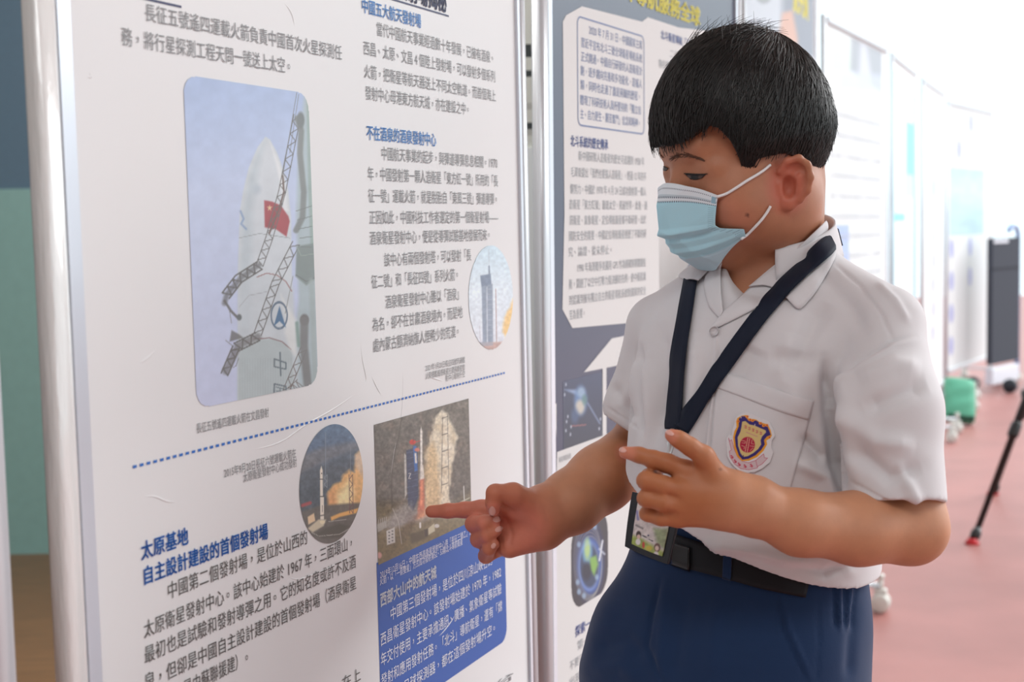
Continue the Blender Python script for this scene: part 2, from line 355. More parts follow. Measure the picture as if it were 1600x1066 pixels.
# ------------------------------------------------------------------ board with the rocket launch sites (nearest, in focus)
dx, dy = vp_dir(1753); A = at(665, 800, 1.555)
B1 = Board((A[0], A[1]), (dx, dy)); B1.root('large white exhibition board with rocket pictures that the boy points at', -.13, 'framed exhibition boards')
B1.frame(-.549, .283, .22, 2.02, M_WHITE, wrap=True, lip=.014, lip_r=.007, wr=.018, foot=.15)
g = .0160
B1.text('heading_lettering', [('太原基地', (228.8, 859), (284.7, 840), .0165), ('自主設計建設的首個發射場', (230.7, 897.7), (411, 832.6), .0165)], K_BLUE, bold=.022)
B1.text('light_heading_lettering', [('中國五大航天發射場', (569.6, 10.7), (652.6, 31.5), .0165)], K_LBLUE, bold=.018)
B1.text('light_heading_lettering', [('不在酒泉的酒泉發射中心', (577.4, 208.3), (676.5, 218), .0165)], K_LBLUE, bold=.018)
B1.text('title_lettering', [('中國航天發射場揭秘', (560, -36), (690, -1), .026)], K_NAVY, bold=.03)
B1.text('title_lettering', [('長征五號遙四', (196, -40), (276, -25), .024)], K_NAVY, bold=.03)
for q in (((612.6, 0), (701, 25.3)), ((190, -10), (283, 10.8))):
    (s0, t0), (s1, t1) = B1.st(*q[0]), B1.st(*q[1]); s0 -= .06; t = t1
    B1.poly('title_rule', [(s0, t - .001), (s1, t - .001), (s1, t + .001), (s0, t + .001)], K_NAVY, st=True)
B1.text('body_lettering', [
    ('長征五號遙四運載火箭負責中國首次火星探測任', (234, 20.7), (528, 82), g), ('務，將行星探測工程天問一號送上太空。', (197.5, 58.4), (451.6, 103.6), g)], K_GREY)
B1.text('body_lettering', [
    ('當代中國航天事業經過數十年發展，已擁有酒泉、', (592.6, 47.3), (769.4, 89.5), g), ('西昌、太原、文昌 4 個陸上發射場，可以發射多個系列', (572.4, 77.4), (770, 118), g),
    ('火箭，把衛星等航天器送上不同太空軌道。而首個海上', (573.2, 112.6), (770.8, 149.2), g), ('發射中心母港東方航天城，亦在建設之中。', (575.2, 146.4), (731.4, 170.3), g)], K_GREY)
B1.text('body_lettering', [
    ('中國航天事業的起步，與彈道導彈息息相關。1970', (600, 241.5), (775, 253.9), g), ('年，中國發射第一顆人造衛星「東方紅一號」所用的「長', (578.6, 271.6), (774.2, 282.9), g),
    ('征一號」運載火箭，就是脫胎自「東風三號」彈道導彈。', (579.8, 307), (775.3, 310.3), g), ('正因如此，中國科技工作者選定的第一個衛星射場——', (581.4, 340.6), (774.3, 339), g),
    ('酒泉衛星發射中心，便是從導彈試驗基地發展而來。', (582, 373.4), (764, 366), g), ('該中心有兩個發射塔，可以發射「長', (604.4, 406), (731.9, 398.6), g),
    ('征二號」和「長征四號」系列火箭。', (584.6, 441), (714.4, 428.2), g), ('酒泉衛星發射中心雖以「酒泉」', (606.3, 470.6), (717.2, 460), g),
    ('為名，卻不在甘肅酒泉境內，而是地', (586.2, 506.3), (718.5, 488.8), g), ('處內蒙古額濟納旗人煙稀少的荒漠。', (586.9, 539.8), (715.3, 517.5), g)], K_GREY)
B1.text('dark_body_lettering', [
    ('中國第二個發射場，是位於山西的', (268.7, 921.7), (473.7, 841), g), ('太原衛星發射中心。該中心始建於 1967 年，三面環山，', (232, 981.7), (548.4, 847.8), g),
    ('最初也是試驗和發射導彈之用。它的知名度或許不及酒', (233, 1021.6), (550, 878.6), g), ('泉，但卻是中國自主設計建設的首個發射場（酒泉衛星', (233, 1061.6), (550.8, 913.7), g),
    ('發射中心是由蘇聯援建）。', (233, 1098), (385.8, 1031.6), g)], K_DARK)
B1.text('dark_fragment_lettering', [('在上', (541, 1064), (556, 1058), g)], K_DARK); B1.text('grey_fragment_lettering', [('台', (785, 1065), (793, 1060), g * .8)], K_GREY)
c = .0086
B1.text('caption_lettering', [('長征五號遙四運載火箭在文昌發射', (309.9, 668), (415.8, 646), c * 1.15)], K_GREY)
B1.text('caption_lettering', [('2015年9月20日長征六號運載火箭在', (351, 740), (458.5, 708), c * 1.15), ('太原衛星發射中心成功發射', (382.6, 746), (459.7, 723), c * 1.15)], K_GREY)
B1.text('caption_lettering', [('2021年1月20日長征四號丙運載', (665.3, 573.9), (724, 563.7), c), ('火箭搭載遙感衛星在酒泉衛星發', (666.6, 586.7), (724, 574.9), c), ('射中心發射升空', (697.8, 590.8), (724, 584.4), c)], K_GREY)
# dashed rule
(s0, t0), (s1, t1) = B1.st(207, 730), B1.st(790, 582); bm = bmesh.new(); N = 86
for i in range(N):
    a = s0 + (s1 - s0) * i / N; b = a + (s1 - s0) / N * .55; bm.faces.new([bm.verts.new(B1.P(x, y, .0006)) for x, y in ((a, t0 - .0012), (b, t0 - .0012), (b, t0 + .0012), (a, t0 + .0012))])
B1.add(bm_obj('dashed_rule', bm, K_BLUE))
# blue box
(bs0, bt0), (bs1, bt1) = B1.st(588, 880), B1.st(789, 870); tb = B1.st(791, 1000)[1]; r = .018
pts = [(bs0, bt0), (bs0, tb)] + [(bs1 - r + r * math.sin(a), tb + r - r * math.cos(a)) for a in np.linspace(0, math.pi / 2, 9)] + [(bs1, bt0)]
B1.poly('blue_text_box', pts, K_BOX, .0003, st=True)
B1.text('white_lettering', [('中國第三個發射場，是位於四川涼山峽谷的', (613.4, 957.7), (765, 876), g), ('西昌衛星發射中心。該發射場始建於 1970 年，1982', (598.2, 997.9), (780.5, 894), g),
    ('年交付使用，主要承擔通訊、廣播、氣象衛星等試驗', (598.6, 1028.7), (779.4, 921.6), g), ('發射和應用發射任務。「北斗」導航衛星，還有「嫦', (599.2, 1059.4), (780.5, 950.2), g), ('娥四號月球探測器，都在這個發射場升空。', (602, 1090), (772, 983), g)], K_WHITE)
B1.text('white_heading_lettering', [('西部大山中的航天城', (598.2, 936.5), (676.6, 895.1), .0165)], K_WHITE, bold=.03)
B1.text('white_caption_lettering', [('2019年12月16日，中國在西昌衛星發射中心用「長征三號乙」運載', (594, 893), (739, 833), c * 1.1), ('火箭，以「一箭雙星」方式成功發射第52、53顆北斗導航衛星', (595, 907.8), (720, 847.4), c * 1.1)], K_WHITE)

def paint_cz5(p):
    p.grad([(110, (164, 186, 224)), (300, (192, 206, 234)), (640, (196, 204, 232))]); G = (206, 214, 220)
    p.poly([(476, 140), (486, 140), (498, 640), (446, 640), (452, 570), (466, 470), (462, 330), (466, 230)], (172, 190, 196), 3)
    p.poly([(414, 214), (421, 218), (432, 238), (441, 262), (450, 300), (454, 340), (455, 420), (462, 640), (371, 640), (371, 420), (374, 330), (379, 300), (388, 262), (402, 230)], G, 1.2)
    p.poly([(414, 218), (400, 240), (388, 275), (378, 330), (374, 420), (371, 640), (392, 640), (392, 420), (394, 330), (402, 270)], (176, 192, 200), 6, .6)
    p.poly([(421, 222), (436, 255), (446, 300), (450, 330), (443, 330), (436, 280), (426, 240)], (232, 236, 238), 2, .8)
    p.ell(401, 296, 6, 7, (165, 180, 192), 1.2, .6); p.line([(375, 330), (380, 342), (376, 350), (384, 358)], 3, (110, 140, 185), .7, 2)
    p.line([(373, 372), (405, 365), (452, 372)], 1.2, (150, 160, 165)); p.poly([(371, 440), (400, 428), (430, 430), (458, 452), (470, 640), (371, 640)], (196, 206, 212), 2, .6)
    p.line([(401, 433), (416, 427), (432, 430), (446, 440), (455, 455)], 1.6, (150, 110, 108)); p.line([(373, 480), (388, 462), (416, 456)], 1, (165, 172, 178))
    p.poly([(371, 560), (376, 548), (400, 531), (425, 529), (446, 537), (456, 548), (462, 640), (371, 640)], (176, 190, 192), 2, .9)
    for x in range(374, 455, 4): p.line([(x, 560), (x, 636)], .8, (160, 172, 176), .5)
    p.line([(396, 530), (420, 528), (440, 534), (454, 546)], 1.6, (130, 100, 100))
    p.poly([(438, 460), (450, 480), (462, 500), (463, 560), (452, 545), (444, 520), (447, 500)], (226, 230, 228), 3, .8)
    p.poly([(412, 313), (424, 315), (438, 321), (450, 338), (452, 346), (447, 370), (430, 358), (413, 355)], (164, 72, 78), 1); p.poly([(428, 318), (436, 322), (426, 358), (415, 356)], (140, 66, 70), 2, .6)
    st = [(420.5 + (4.2 if i % 2 == 0 else 1.7) * math.sin(i * math.pi / 5), 325 - (5.2 if i % 2 == 0 else 2.1) * math.cos(i * math.pi / 5)) for i in range(10)]; p.poly(st, (226, 196, 150), .5)
    D = (98, 98, 96); E = (122, 128, 126)
    for pq in (((464, 180), (440, 300), 11, 12), ((440, 300), (420, 372), 11, 8), ((420, 372), (405, 415), 11, 6)): p.lattice(pq[0], pq[1], pq[2], D, pq[3], 1.3)
    p.line([(464, 185), (470, 205), (468, 240), (474, 300), (472, 340), (462, 360)], 9, E, .9, 3); p.ell(469, 188, 6, 13, (112, 120, 120), .4); p.line([(481, 142), (484, 300), (488, 400)], 6, (150, 172, 166), .9, 3)
    p.line([(463, 145), (441, 275)], .8, D); p.line([(466, 148), (452, 240)], .7, D); p.line([(441, 275), (443, 300), (436, 325), (420, 365)], 3, (104, 88, 82), .9)
    for pq in (((405, 415), (372, 436), 14, 6), ((372, 436), (352, 462), 14, 5)): p.lattice(pq[0], pq[1], pq[2], D, pq[3], 2.4)
    p.line([(404, 414), (376, 434), (354, 460), (350, 474)], 8, (104, 106, 108), .75, 4); p.line([(350, 470), (360, 486), (372, 498)], 4, D, .9); p.ell(373, 496, 4, 5, (100, 108, 110), .4); p.line([(358, 486), (361, 505)], .8, D)
    for pq in (((462, 380), (430, 442), 12, 7), ((430, 442), (402, 522), 12, 9)): p.lattice(pq[0], pq[1], pq[2], D, pq[3], 1.4)
    p.line([(402, 526), (372, 540), (352, 580)], 11, (106, 106, 106), .7, 5)
    for pq in (((402, 526), (368, 543), 14, 5), ((368, 543), (350, 585), 11, 6)): p.lattice(pq[0], pq[1], pq[2], D, pq[3], 2.2)
    p.poly([(361, 516), (372, 522), (380, 528), (358, 534)], D, 1, .8); p.line([(352, 532), (362, 540)], 1, D); p.line([(372, 560), (368, 572), (364, 574)], 1, D)
    p.lattice((446, 612), (474, 545), 10, (104, 96, 92), 7, 1.2); p.lattice((456, 612), (470, 600), 18, (112, 104, 100), 5, 1.2)
    p.poly([(463, 385), (490, 380), (493, 436), (478, 446), (461, 432)], (128, 142, 140), 1.5); p.line([(463, 385), (470, 400), (492, 396)], 1.2, (150, 165, 160)); p.line([(462, 430), (478, 440), (492, 434)], 1.6, (108, 118, 116))
    p.line([(457, 432), (449, 470), (445, 490)], 1.2, (140, 148, 148)); p.ell(475, 500, 7, 9, (110, 108, 106), .4); p.line([(475, 500), (474, 540), (480, 600)], 13, (116, 118, 118), .9, 4); p.line([(463, 505), (466, 540)], 5, (120, 150, 140), .8, 3)
    p.line([(486, 440), (492, 600)], 9, (160, 176, 176), .8, 5)
    for k in range(5): p.line([(462 + 2 * k, 330 + 14 * k), (486, 322 + 16 * k)], 1.4, (112, 120, 118), .8)
    p.ell(435.5, 493, 12.5, 20.5, (92, 112, 132), .05, 1, .09); p.poly([(436, 478), (446, 512), (436, 502), (427, 510)], (74, 112, 150), .6); p.line([(431, 511), (441, 514)], 1, (140, 160, 175))
    K = (96, 112, 120)
    p.line([(428, 561), (446, 567), (446, 577), (428, 573), (428, 561)], 2.2, K); p.line([(437, 551), (438, 587)], 2.4, K)
    p.line([(427.5, 616), (428, 600), (446, 604), (446.5, 616)], 2.2, K); p.line([(431, 605), (443, 608)], 1.4, K); p.line([(431, 611), (443, 613)], 1.4, K); p.line([(437, 606), (437, 616)], 1.4, K)
    p.noise(14, .035)
s0, t1 = B1.st(285, 118); s1, t0 = B1.st(494, 605); s0 = -.4135; s1 = -.219; t1 = 1.3875; t0 = 1.101
B1.picture('rocket_photograph', paint_cz5, (s0, s1, t0, t1), mask=rrect(s0, s1, t0, t1, .017), step=.00085)

def paint_cz3b(p):
    X, Y = p.X, p.Y; p.fill((98, 95, 88)); n = fbm(X, Y, 40, 5); p.mix(np.clip((n - .4) * 2, 0, 1) * .5, (118, 112, 98)); p.mix(np.clip((fbm(X, Y, 18, 8) - .52) * 3, 0, 1) * .4, (122, 104, 90))
    p.noise(4, .16, 12); p.poly([(585, 790), (625, 790), (650, 830), (740, 770), (740, 900), (580, 900)], (116, 104, 72), 14, .85)
    p.poly([(598, 815), (630, 790), (700, 800), (735, 790), (735, 812), (600, 850)], (168, 166, 160), 8, .8, 5, 14); p.noise(5, .2, 31)
    S = (226, 216, 190)
    p.poly([(678, 655), (688, 641), (697, 644), (707, 660), (714, 685), (711, 706), (705, 726), (706, 745), (701, 765), (704, 795), (664, 795), (665, 760), (668, 735), (664, 715), (670, 690), (674, 675)], S, 2.0, .97, 4, 12, 21)
    p.poly([(666, 700), (676, 690), (684, 720), (686, 790), (664, 800), (662, 740)], (208, 178, 128), 4, .75, 4, 12, 33); p.poly([(690, 640), (700, 660), (706, 700), (698, 740), (690, 700)], (238, 232, 214), 4, .7, 3, 10, 40)
    p.mix(.35 * np.clip((fbm(X, Y, 10, 50) - .5) * 4, 0, 1) * np.clip(.5 - poly_sd(X, Y, [(668, 650), (712, 650), (706, 790), (664, 790)]) / 4, 0, 1), (168, 146, 112))
    for k in range(5): y = 652 + 26 * k; p.line([(690, y + 2), (699, y - 1)], 1.0, (60, 58, 54)); 
    p.line([(691, 652), (689, 770)], .8, (70, 66, 60), .8); p.line([(698.5, 648), (701, 765)], .8, (90, 86, 78), .8)
    p.poly([(634, 704), (652, 698), (653, 776), (645, 800), (637, 790)], (50, 62, 90), 1, .95)
    for k in range(9): p.line([(635, 708 + 9 * k), (652, 704 + 9 * k)], 1, (84, 96, 124), .7)
    p.poly([(645, 697), (650, 697), (652, 735), (647, 737)], (52, 104, 180), .7); p.poly([(647, 708), (650, 708), (651, 724), (648, 724)], (214, 210, 200), .6); p.ell(644, 691, 5, 4, (198, 58, 48), .3); p.ell(651, 703, 4, 3, (204, 120, 100), .4); p.line([(646, 679), (646, 690)], .8, (90, 80, 80)); p.line([(649, 691), (656, 689)], 1.2, (190, 70, 60))
    p.poly([(631, 708), (634, 712), (635, 772), (632, 780)], (196, 196, 190), .7, .9); p.line([(638, 740), (641, 740), (638, 748), (641, 748)], 1.2, (200, 200, 196))
    p.poly([(656, 672), (657.5, 667), (659.3, 674), (659.5, 727), (656.3, 728)], (228, 226, 218), .5); p.poly([(655.5, 728), (660.5, 726), (662.5, 748), (655, 751)], (220, 216, 206), .5); p.line([(656, 700), (656, 750)], .6, (110, 108, 104))
    p.poly([(655, 751), (662, 748), (663, 806), (650, 812), (654, 780)], (206, 116, 88), 1.6, .95, 1.5, 6, 5); p.poly([(657, 752), (660, 752), (659, 790), (656, 790)], (236, 150, 110), 1, .8)
    p.poly([(645, 808), (664, 796), (668, 806), (650, 815)], (226, 168, 126), 4, .7); p.poly([(603, 812), (622, 792), (640, 784), (652, 800), (650, 820), (615, 845)], (156, 154, 150), 6, .75, 6, 14, 61)
    p.poly([(588, 838), (606, 826), (640, 818), (700, 806), (734, 792), (734, 830), (588, 885)], (112, 100, 66), 4, .75, 5, 12, 71); p.noise(3, .2, 82)
    p.poly([(603, 830), (616, 824), (617, 848), (604, 852)], (206, 206, 200), .6); 
    for k in range(4): p.line([(607, 832 + 5 * k), (608, 832 + 5 * k)], 2, (90, 96, 96)); p.line([(612, 830 + 5 * k), (613, 830 + 5 * k)], 2, (90, 96, 96))
    p.poly([(588, 820), (602, 814), (604, 824), (590, 832)], (170, 170, 164), .8, .8); 
    for k in range(5): p.line([(590 + 3 * k, 826 - k), (591 + 3 * k, 812 - k)], .8, (190, 190, 184))
    p.poly([(668, 826), (678, 818), (679, 830), (669, 836)], (204, 200, 170), .8); p.poly([(662, 828), (668, 826), (668, 838), (663, 840)], (60, 54, 46), 1); p.line([(656, 818), (656, 824)], 3, (224, 224, 220)); p.ell(682, 822, 4, 3, (206, 206, 200), .4)
    p.poly([(640, 835), (662, 828), (664, 842), (642, 850)], (72, 64, 46), 2, .8); p.line([(724, 760), (725, 784)], 1.6, (206, 206, 200)); p.line([(719, 785), (733, 778)], 1.6, (190, 190, 170)); p.ell(592, 868, 4, 5, (206, 150, 140), .5)
    p.line([(627, 652), (621, 690), (613, 720), (611, 760), (612, 790)], 1.6, (74, 70, 62), .8, 1.6); p.line([(613, 795), (622, 815), (627, 850)], 1.2, (196, 194, 186), .8)
sb = (B1.st(585, 663)[0] - .0015, B1.st(733, 700)[0] + .001, B1.st(588, 880)[1], B1.st(660, 643)[1])
sb = (sb[0], sb[1], (B1.st(588, 880)[1] + B1.st(734, 820)[1]) / 2, (B1.st(585, 663)[1] + B1.st(733, 623)[1]) / 2)
B1.picture('launch_photograph', paint_cz3b, sb, step=.0008)

def paint_cz6(p):
    X, Y = p.X, p.Y; p.grad([(660, (98, 124, 150)), (700, (92, 112, 136)), (735, (96, 106, 116)), (780, (80, 92, 100)), (850, (110, 108, 104))])
    p.poly([(464, 715), (500, 700), (540, 692), (570, 688), (570, 700), (520, 716), (464, 740)], (128, 128, 128), 4, .6); p.poly([(464, 745), (500, 730), (540, 706), (570, 692), (570, 800), (464, 800)], (84, 96, 104), 4, .5); p.noise(6, .14, 3)
    p.poly([(511, 770), (520, 758), (532, 752), (535, 740), (545, 735), (552, 738), (555, 712), (562, 703), (570, 715), (570, 800), (545, 798), (522, 800), (512, 790)], (240, 186, 120), 2.5, .95, 3, 10, 7)
    p.poly([(553, 714), (562, 704), (570, 720), (566, 745), (556, 730)], (206, 196, 190), 3, .6); p.poly([(525, 775), (545, 750), (552, 770), (545, 796), (525, 800)], (254, 236, 178), 6, .9); p.poly([(511, 772), (522, 762), (526, 792), (513, 790)], (224, 160, 110), 4, .7)
    p.poly([(464, 802), (500, 790), (570, 785), (570, 860), (464, 860)], (104, 102, 96), 2, .95); p.noise(4, .12, 5); p.line([(472, 790), (484, 786)], 5, (176, 82, 84), .9, 2)
    p.poly([(480, 808), (490, 802), (492, 814), (481, 820)], (236, 206, 166), .8); p.poly([(480, 826), (497, 812), (509, 812), (505, 822), (488, 832)], (222, 210, 180), 1.2, .9); p.poly([(516, 808), (530, 802), (560, 794), (556, 802), (530, 808), (517, 814)], (236, 178, 104), 1.0)
    p.poly([(490, 836), (510, 824), (530, 818), (545, 822), (530, 840), (505, 842)], (84, 84, 76), 2, .9); p.line([(486, 832), (498, 838), (530, 835), (556, 820)], 1, (196, 194, 186), .8); p.line([(513, 815), (540, 812)], 1, (200, 198, 190), .7)
    p.line([(508, 676), (508, 760)], 1.2, (140, 156, 170), .7); p.lattice((508, 742), (508, 762), 5, (150, 160, 164), 4, .8)
    p.lattice((547.5, 742), (548.5, 802), 5.5, (110, 84, 84), 8, 1.0); p.line([(547, 700), (547, 742)], .8, (140, 150, 158), .7)
    p.poly([(499.3, 735), (501.5, 728), (503.5, 735), (504, 775), (505.5, 776), (505.5, 812), (499.8, 812), (499.5, 776)], (236, 228, 212), .6); p.line([(499, 749), (504, 749)], 1.3, (70, 70, 70)); p.line([(499, 776), (505.5, 776)], 1.6, (80, 80, 78)); p.line([(500, 806), (505.5, 805)], 1.6, (80, 80, 78)); p.line([(503, 790), (503, 800)], .8, (90, 90, 90)); p.ell(502, 740, .8, 1.2, (60, 60, 60), .6)
    p.ell(503, 816, 4, 3, (238, 226, 190), .4)
c0 = B1.st(517, 756.5); B1.picture('round_launch_photograph', paint_cz6, circle=(-.1985, c0[1] , .0605), step=.0008)

def paint_cz4(p):
    p.grad([(385, (204, 230, 244)), (450, (224, 238, 248)), (540, (228, 234, 244))]); T = (138, 152, 172)
    p.poly([(750, 431), (766, 428), (767, 444), (769, 444), (770, 540), (754, 540), (752, 448)], T, 1); p.poly([(750, 431), (766, 428), (767, 444), (752, 448)], (118, 134, 158), .8); p.poly([(759.5, 448), (761, 448), (762, 540), (760, 540)], (200, 210, 222), .6)
    for k in range(10): p.line([(762, 452 + 8 * k), (768, 452 + 8 * k)], 1.6, (166, 178, 194), .8)
    p.line([(763, 390), (764, 428)], 1, (180, 190, 200), .7); p.line([(763.6, 416), (764, 428)], 2.4, (120, 134, 154)); p.line([(774, 452), (775.5, 540)], 1.4, (176, 150, 150)); p.line([(749, 510), (750, 540)], 1, (200, 200, 210))
    p.poly([(800, 468), (796, 480), (790, 492), (786, 505), (786, 520), (793, 532), (806, 530), (806, 460)], (246, 204, 128), 2, .95, 2, 8, 3); p.ell(796, 528, 7, 6, (252, 236, 180), .8)
    p.poly([(730, 540), (760, 536), (790, 534), (804, 530), (804, 560), (730, 566)], (214, 184, 172), 1.5); p.poly([(742, 538), (800, 533), (798, 545), (740, 550)], (186, 150, 144), 2, .6); p.noise(4, .10, 9); p.poly([(746, 536), (754, 534), (770, 536), (770, 540), (746, 542)], (160, 164, 176), 1, .8)
cx_, ct_ = B1.st(767.5, 465); tb_ = B1.st(745, 556)[1]; R4 = .0665
B1.picture('oval_launch_photograph', paint_cz4, (cx_ - R4, cx_ + R4, tb_, ct_ + R4), mask=lambda S, T: (np.hypot(S - cx_, T - ct_) <= R4) & (T > tb_) & (T - tb_ > .8 * (np.abs(S - cx_) - .042)), step=.0009)
for ln_ in [[(364, 704), (400, 702), (440, 690), (478, 664), (520, 640), (552, 618), (560, 610)], [(562, 520), (566, 560), (572, 590), (570, 600)], [(577, 580), (588, 604), (598, 622)], [(630, 545), (630, 590), (627, 650), (614, 715), (610, 780), (625, 830), (628, 870)], [(215, 778), (240, 776), (262, 784), (283, 785)],
    [(213, 570), (230, 560), (250, 541)], [(668, 588), (680, 592), (697, 597)], [(672, 1004), (690, 990), (708, 966), (712, 950)], [(306, 450), (306, 470), (310, 500)], [(440, 0), (455, 20), (462, 50)], [(438, 895), (470, 905), (530, 880), (555, 860)], [(131, 118), (142, 120), (137, 108)]]: B1.crease('paper_wrinkle', [ln_], M_WHITE)

# ------------------------------------------------------------------ board with the navy print (behind the boy's shoulder)
dx, dy = vp_dir(1900); A2 = at(864, 520, 1.90)
B2 = Board((A2[0], A2[1]), (dx, dy), -.7); _s, _t = B2.st(863, 520); B2.o = B2.o + B2.d * _s
B2.root('navy exhibition board with white text cards behind the pointing boy', .35, 'framed exhibition boards')
se = B2.st(1147, 0)[0]
B2.frame(0, se, .22, 2.05, M_NAVYB, lip=.012, foot=.15)
M_CARD = mat('white_card_print', rgb(216, 214, 212), rough=.55, spec=.25)
Z = lambda x, y, s, ox, oy: (ox + x / s, oy + y / s)
B2.poly('text_card', [(879, 34), (884, 24), (909, 10), (1003, 34), (1011.8, 27), (1060, 43), (1107, 48.6), (1112, 55), (1120, 330), (1029, 336), (1030, 500), (991, 504), (894, 512.8), (878.4, 483.4), (881.5, 333.6)], M_CARD)
B2.poly('arrow_card', [(911.7, 581.9), (955.4, 529), (989, 522), (1120, 490), (1120, 530), (978, 568.6)], M_CARD, .0005); B2.poly('card_strip', [(941, 575), (947, 574), (947, 678), (941, 681)], M_CARD, .0006); B2.poly('card_sliver', [(865, 634), (869, 630), (869, 684)], M_CARD)
B2.poly('lower_card', [(870, 706.5), (941, 681), (1080, 622), (1080, 1090), (870, 1090), (870, 1064), (865, 869), (867, 829)], M_CARD)
bx = [B2.st(906.5, 26), B2.st(1006, 56), B2.st(1003, 211), B2.st(902, 196)]; bs = [min(q[0] for q in bx), max(q[0] for q in bx)]; bt = [(bx[2][1] + bx[3][1]) / 2, (bx[0][1] + bx[1][1]) / 2]
def rr_pts(a, b, c, d, r, n=6): return [(x + r * math.cos(t), y + r * math.sin(t)) for x, y, t0 in ((b - r, d - r, 0), (a + r, d - r, 90), (a + r, c + r, 180), (b - r, c + r, 270)) for t in np.radians(np.linspace(t0, t0 + 90, n))]
o_ = rr_pts(bs[0], bs[1], bt[0], bt[1], .012); i_ = rr_pts(bs[0] + .0025, bs[1] - .0025, bt[0] + .0022, bt[1] - .0022, .010); n_ = len(o_)
bm = bmesh.new(); vo = [bm.verts.new(B2.P(*q, .0008)) for q in o_]; vi = [bm.verts.new(B2.P(*q, .0008)) for q in i_]
for k in range(n_): bm.faces.new((vo[k], vo[(k + 1) % n_], vi[(k + 1) % n_], vi[k]))
B2.add(bm_obj('box_outline', bm, K_MUTED))
h = .0155
MIDB = mat('mid_blue_ink', rgb(86, 104, 168), rough=.45)
B2.text('muted_blue_lettering', [('2020 年 7 月 31 日，中國國家主席', (921, 47.3), (1000.5, 69.6), h), ('習近平宣布北斗三號全球衛星導航系統', (910, 67), (1000.5, 90.6), h), ('正式開通。中國自行研發的人造衛星計', (910, 88), (1000.5, 111.6), h), ('劃，逐步趨向完善和多功能化，造福人', (909.4, 110.3), (1000, 131.3), h),
    ('類，同時也走過了盡是荊棘的歷程，', (909.4, 132.6), (998.7, 151), h), ('體現了科研技術人員所堅持的「獨立自', (908.6, 155), (998.7, 173.4), h), ('主、自力更生、艱苦奮鬥」信念和精神。', (908.6, 177.3), (998.7, 193), h)], K_MUTED)
B2.text('blue_heading_lettering', [('北斗系統的歷史傳承', (894, 219.3), (946.7, 227.2), h * 1.1)], MIDB, bold=.02)
B2.text('blue_heading_lettering', [('北斗衛星導航「三步走」', (1034.7, 56.5), (1090, 71), h)], MIDB, bold=.02)
B2.text('blue_heading_lettering', [('探索一', (902, 983), (918, 978), h * 1.15)], MIDB, bold=.02)
B2.text('pale_lettering', [('新中國研製人造衛星的歷史可追溯到 1958 年', (906, 244.3), (1004, 252), h), ('毛澤東提出「我們也要搞人造衛星」，經過 12 年的不', (894, 270.5), (1007, 274.5), h), ('懈努力，中國於 1970 年 4 月 24 日成功發射第一顆人', (892.9, 295.5), (1007, 299.4), h), ('造衛星「東方紅號」遨遊太空，飛遍世界。此後，通', (891.5, 320.4), (1008.5, 320.4), h),
    ('訊衛星、氣象衛星、定位導航衛星都不斷研發，出於', (892, 344.6), (1007, 342.8), h), ('國防安全的需要，中國定位導航衛星經歷了不斷的研', (891, 369), (1007, 365), h), ('究、論證、從未停止。', (891, 394), (954.6, 390), h), ('1990 年海灣戰爭美國用 GPS 作為精確制導關鍵技', (902, 419), (1006.4, 409.8), h),
    ('術，開創了以空中打擊力量決勝的先例，使中國意識', (891, 445.3), (1006.4, 430.8), h), ('到認識到擁有獨立自主的衛星導航系統對國家的安全', (891, 469), (1006.4, 454.5), h), ('至為重要。', (891.5, 492.6), (912.6, 488.6), h)], K_PALE)
B2.text('pale_lettering', [('二〇一一年', (1049, 84), (1075, 92), h), ('制導航系統', (1033, 100), (1070, 110), h)], K_PALE)
B2.text('caption_lettering', [('衛星導航系統', (874, 719), (890, 712), .009)], K_PALE)
B2.text('pale_lettering', [('第一', (906, 1006), (916, 1001), h), ('不要只看', (893, 1037), (915, 1026), h), ('出現時', (893, 1062), (912, 1054), h)], K_PALE)
B2.text('yellow_title_lettering', [('北斗導航服務全球', (962, -18), (1086, 21), .034)], K_YEL, bold=.03)
def paint_sat(p):
    X, Y = p.X, p.Y; p.fill((44, 54, 76)); p.grad([(560, (58, 70, 100)), (700, (44, 50, 64))]); p.poly([(882, 609), (900, 609), (905, 620)], (150, 176, 214), 2, .8); p.line([(918, 630), (937, 662)], 2.2, (130, 150, 186), .8, 2)
    p.ell(907, 626, 10, 22, (92, 128, 176), .6, .9); p.ell(908, 613, 6, 8, (150, 176, 200), .8, .8); p.ell(906, 636, 7, 11, (206, 196, 176), .7, .9); p.ell(913, 625, 4, 8, (88, 130, 118), .8, .7); p.ell(898, 650, 6, 12, (70, 96, 140), .9, .6); p.line([(893, 666), (915, 664)], 1.6, (176, 100, 96), .8)
    for x, y in ((884, 601), (882, 617), (887, 651), (885, 659), (884, 673), (892, 667), (891, 679), (938, 655), (936, 670)): p.ell(x, y, 1.1, 2.6, (200, 210, 226), .8, .8)
    p.line([(880, 560), (880.5, 706)], .8, (120, 130, 150), .7)
a_ = B2.st(880, 640)[0]; b_ = B2.st(940.6, 640)[0]; lo_ = B2.st(905, 694)[1]; hi_ = B2.st(905, 590)[1]
B2.picture('satellite_picture', paint_sat, (a_, b_, lo_, hi_ ), step=.0014, e=.0003)
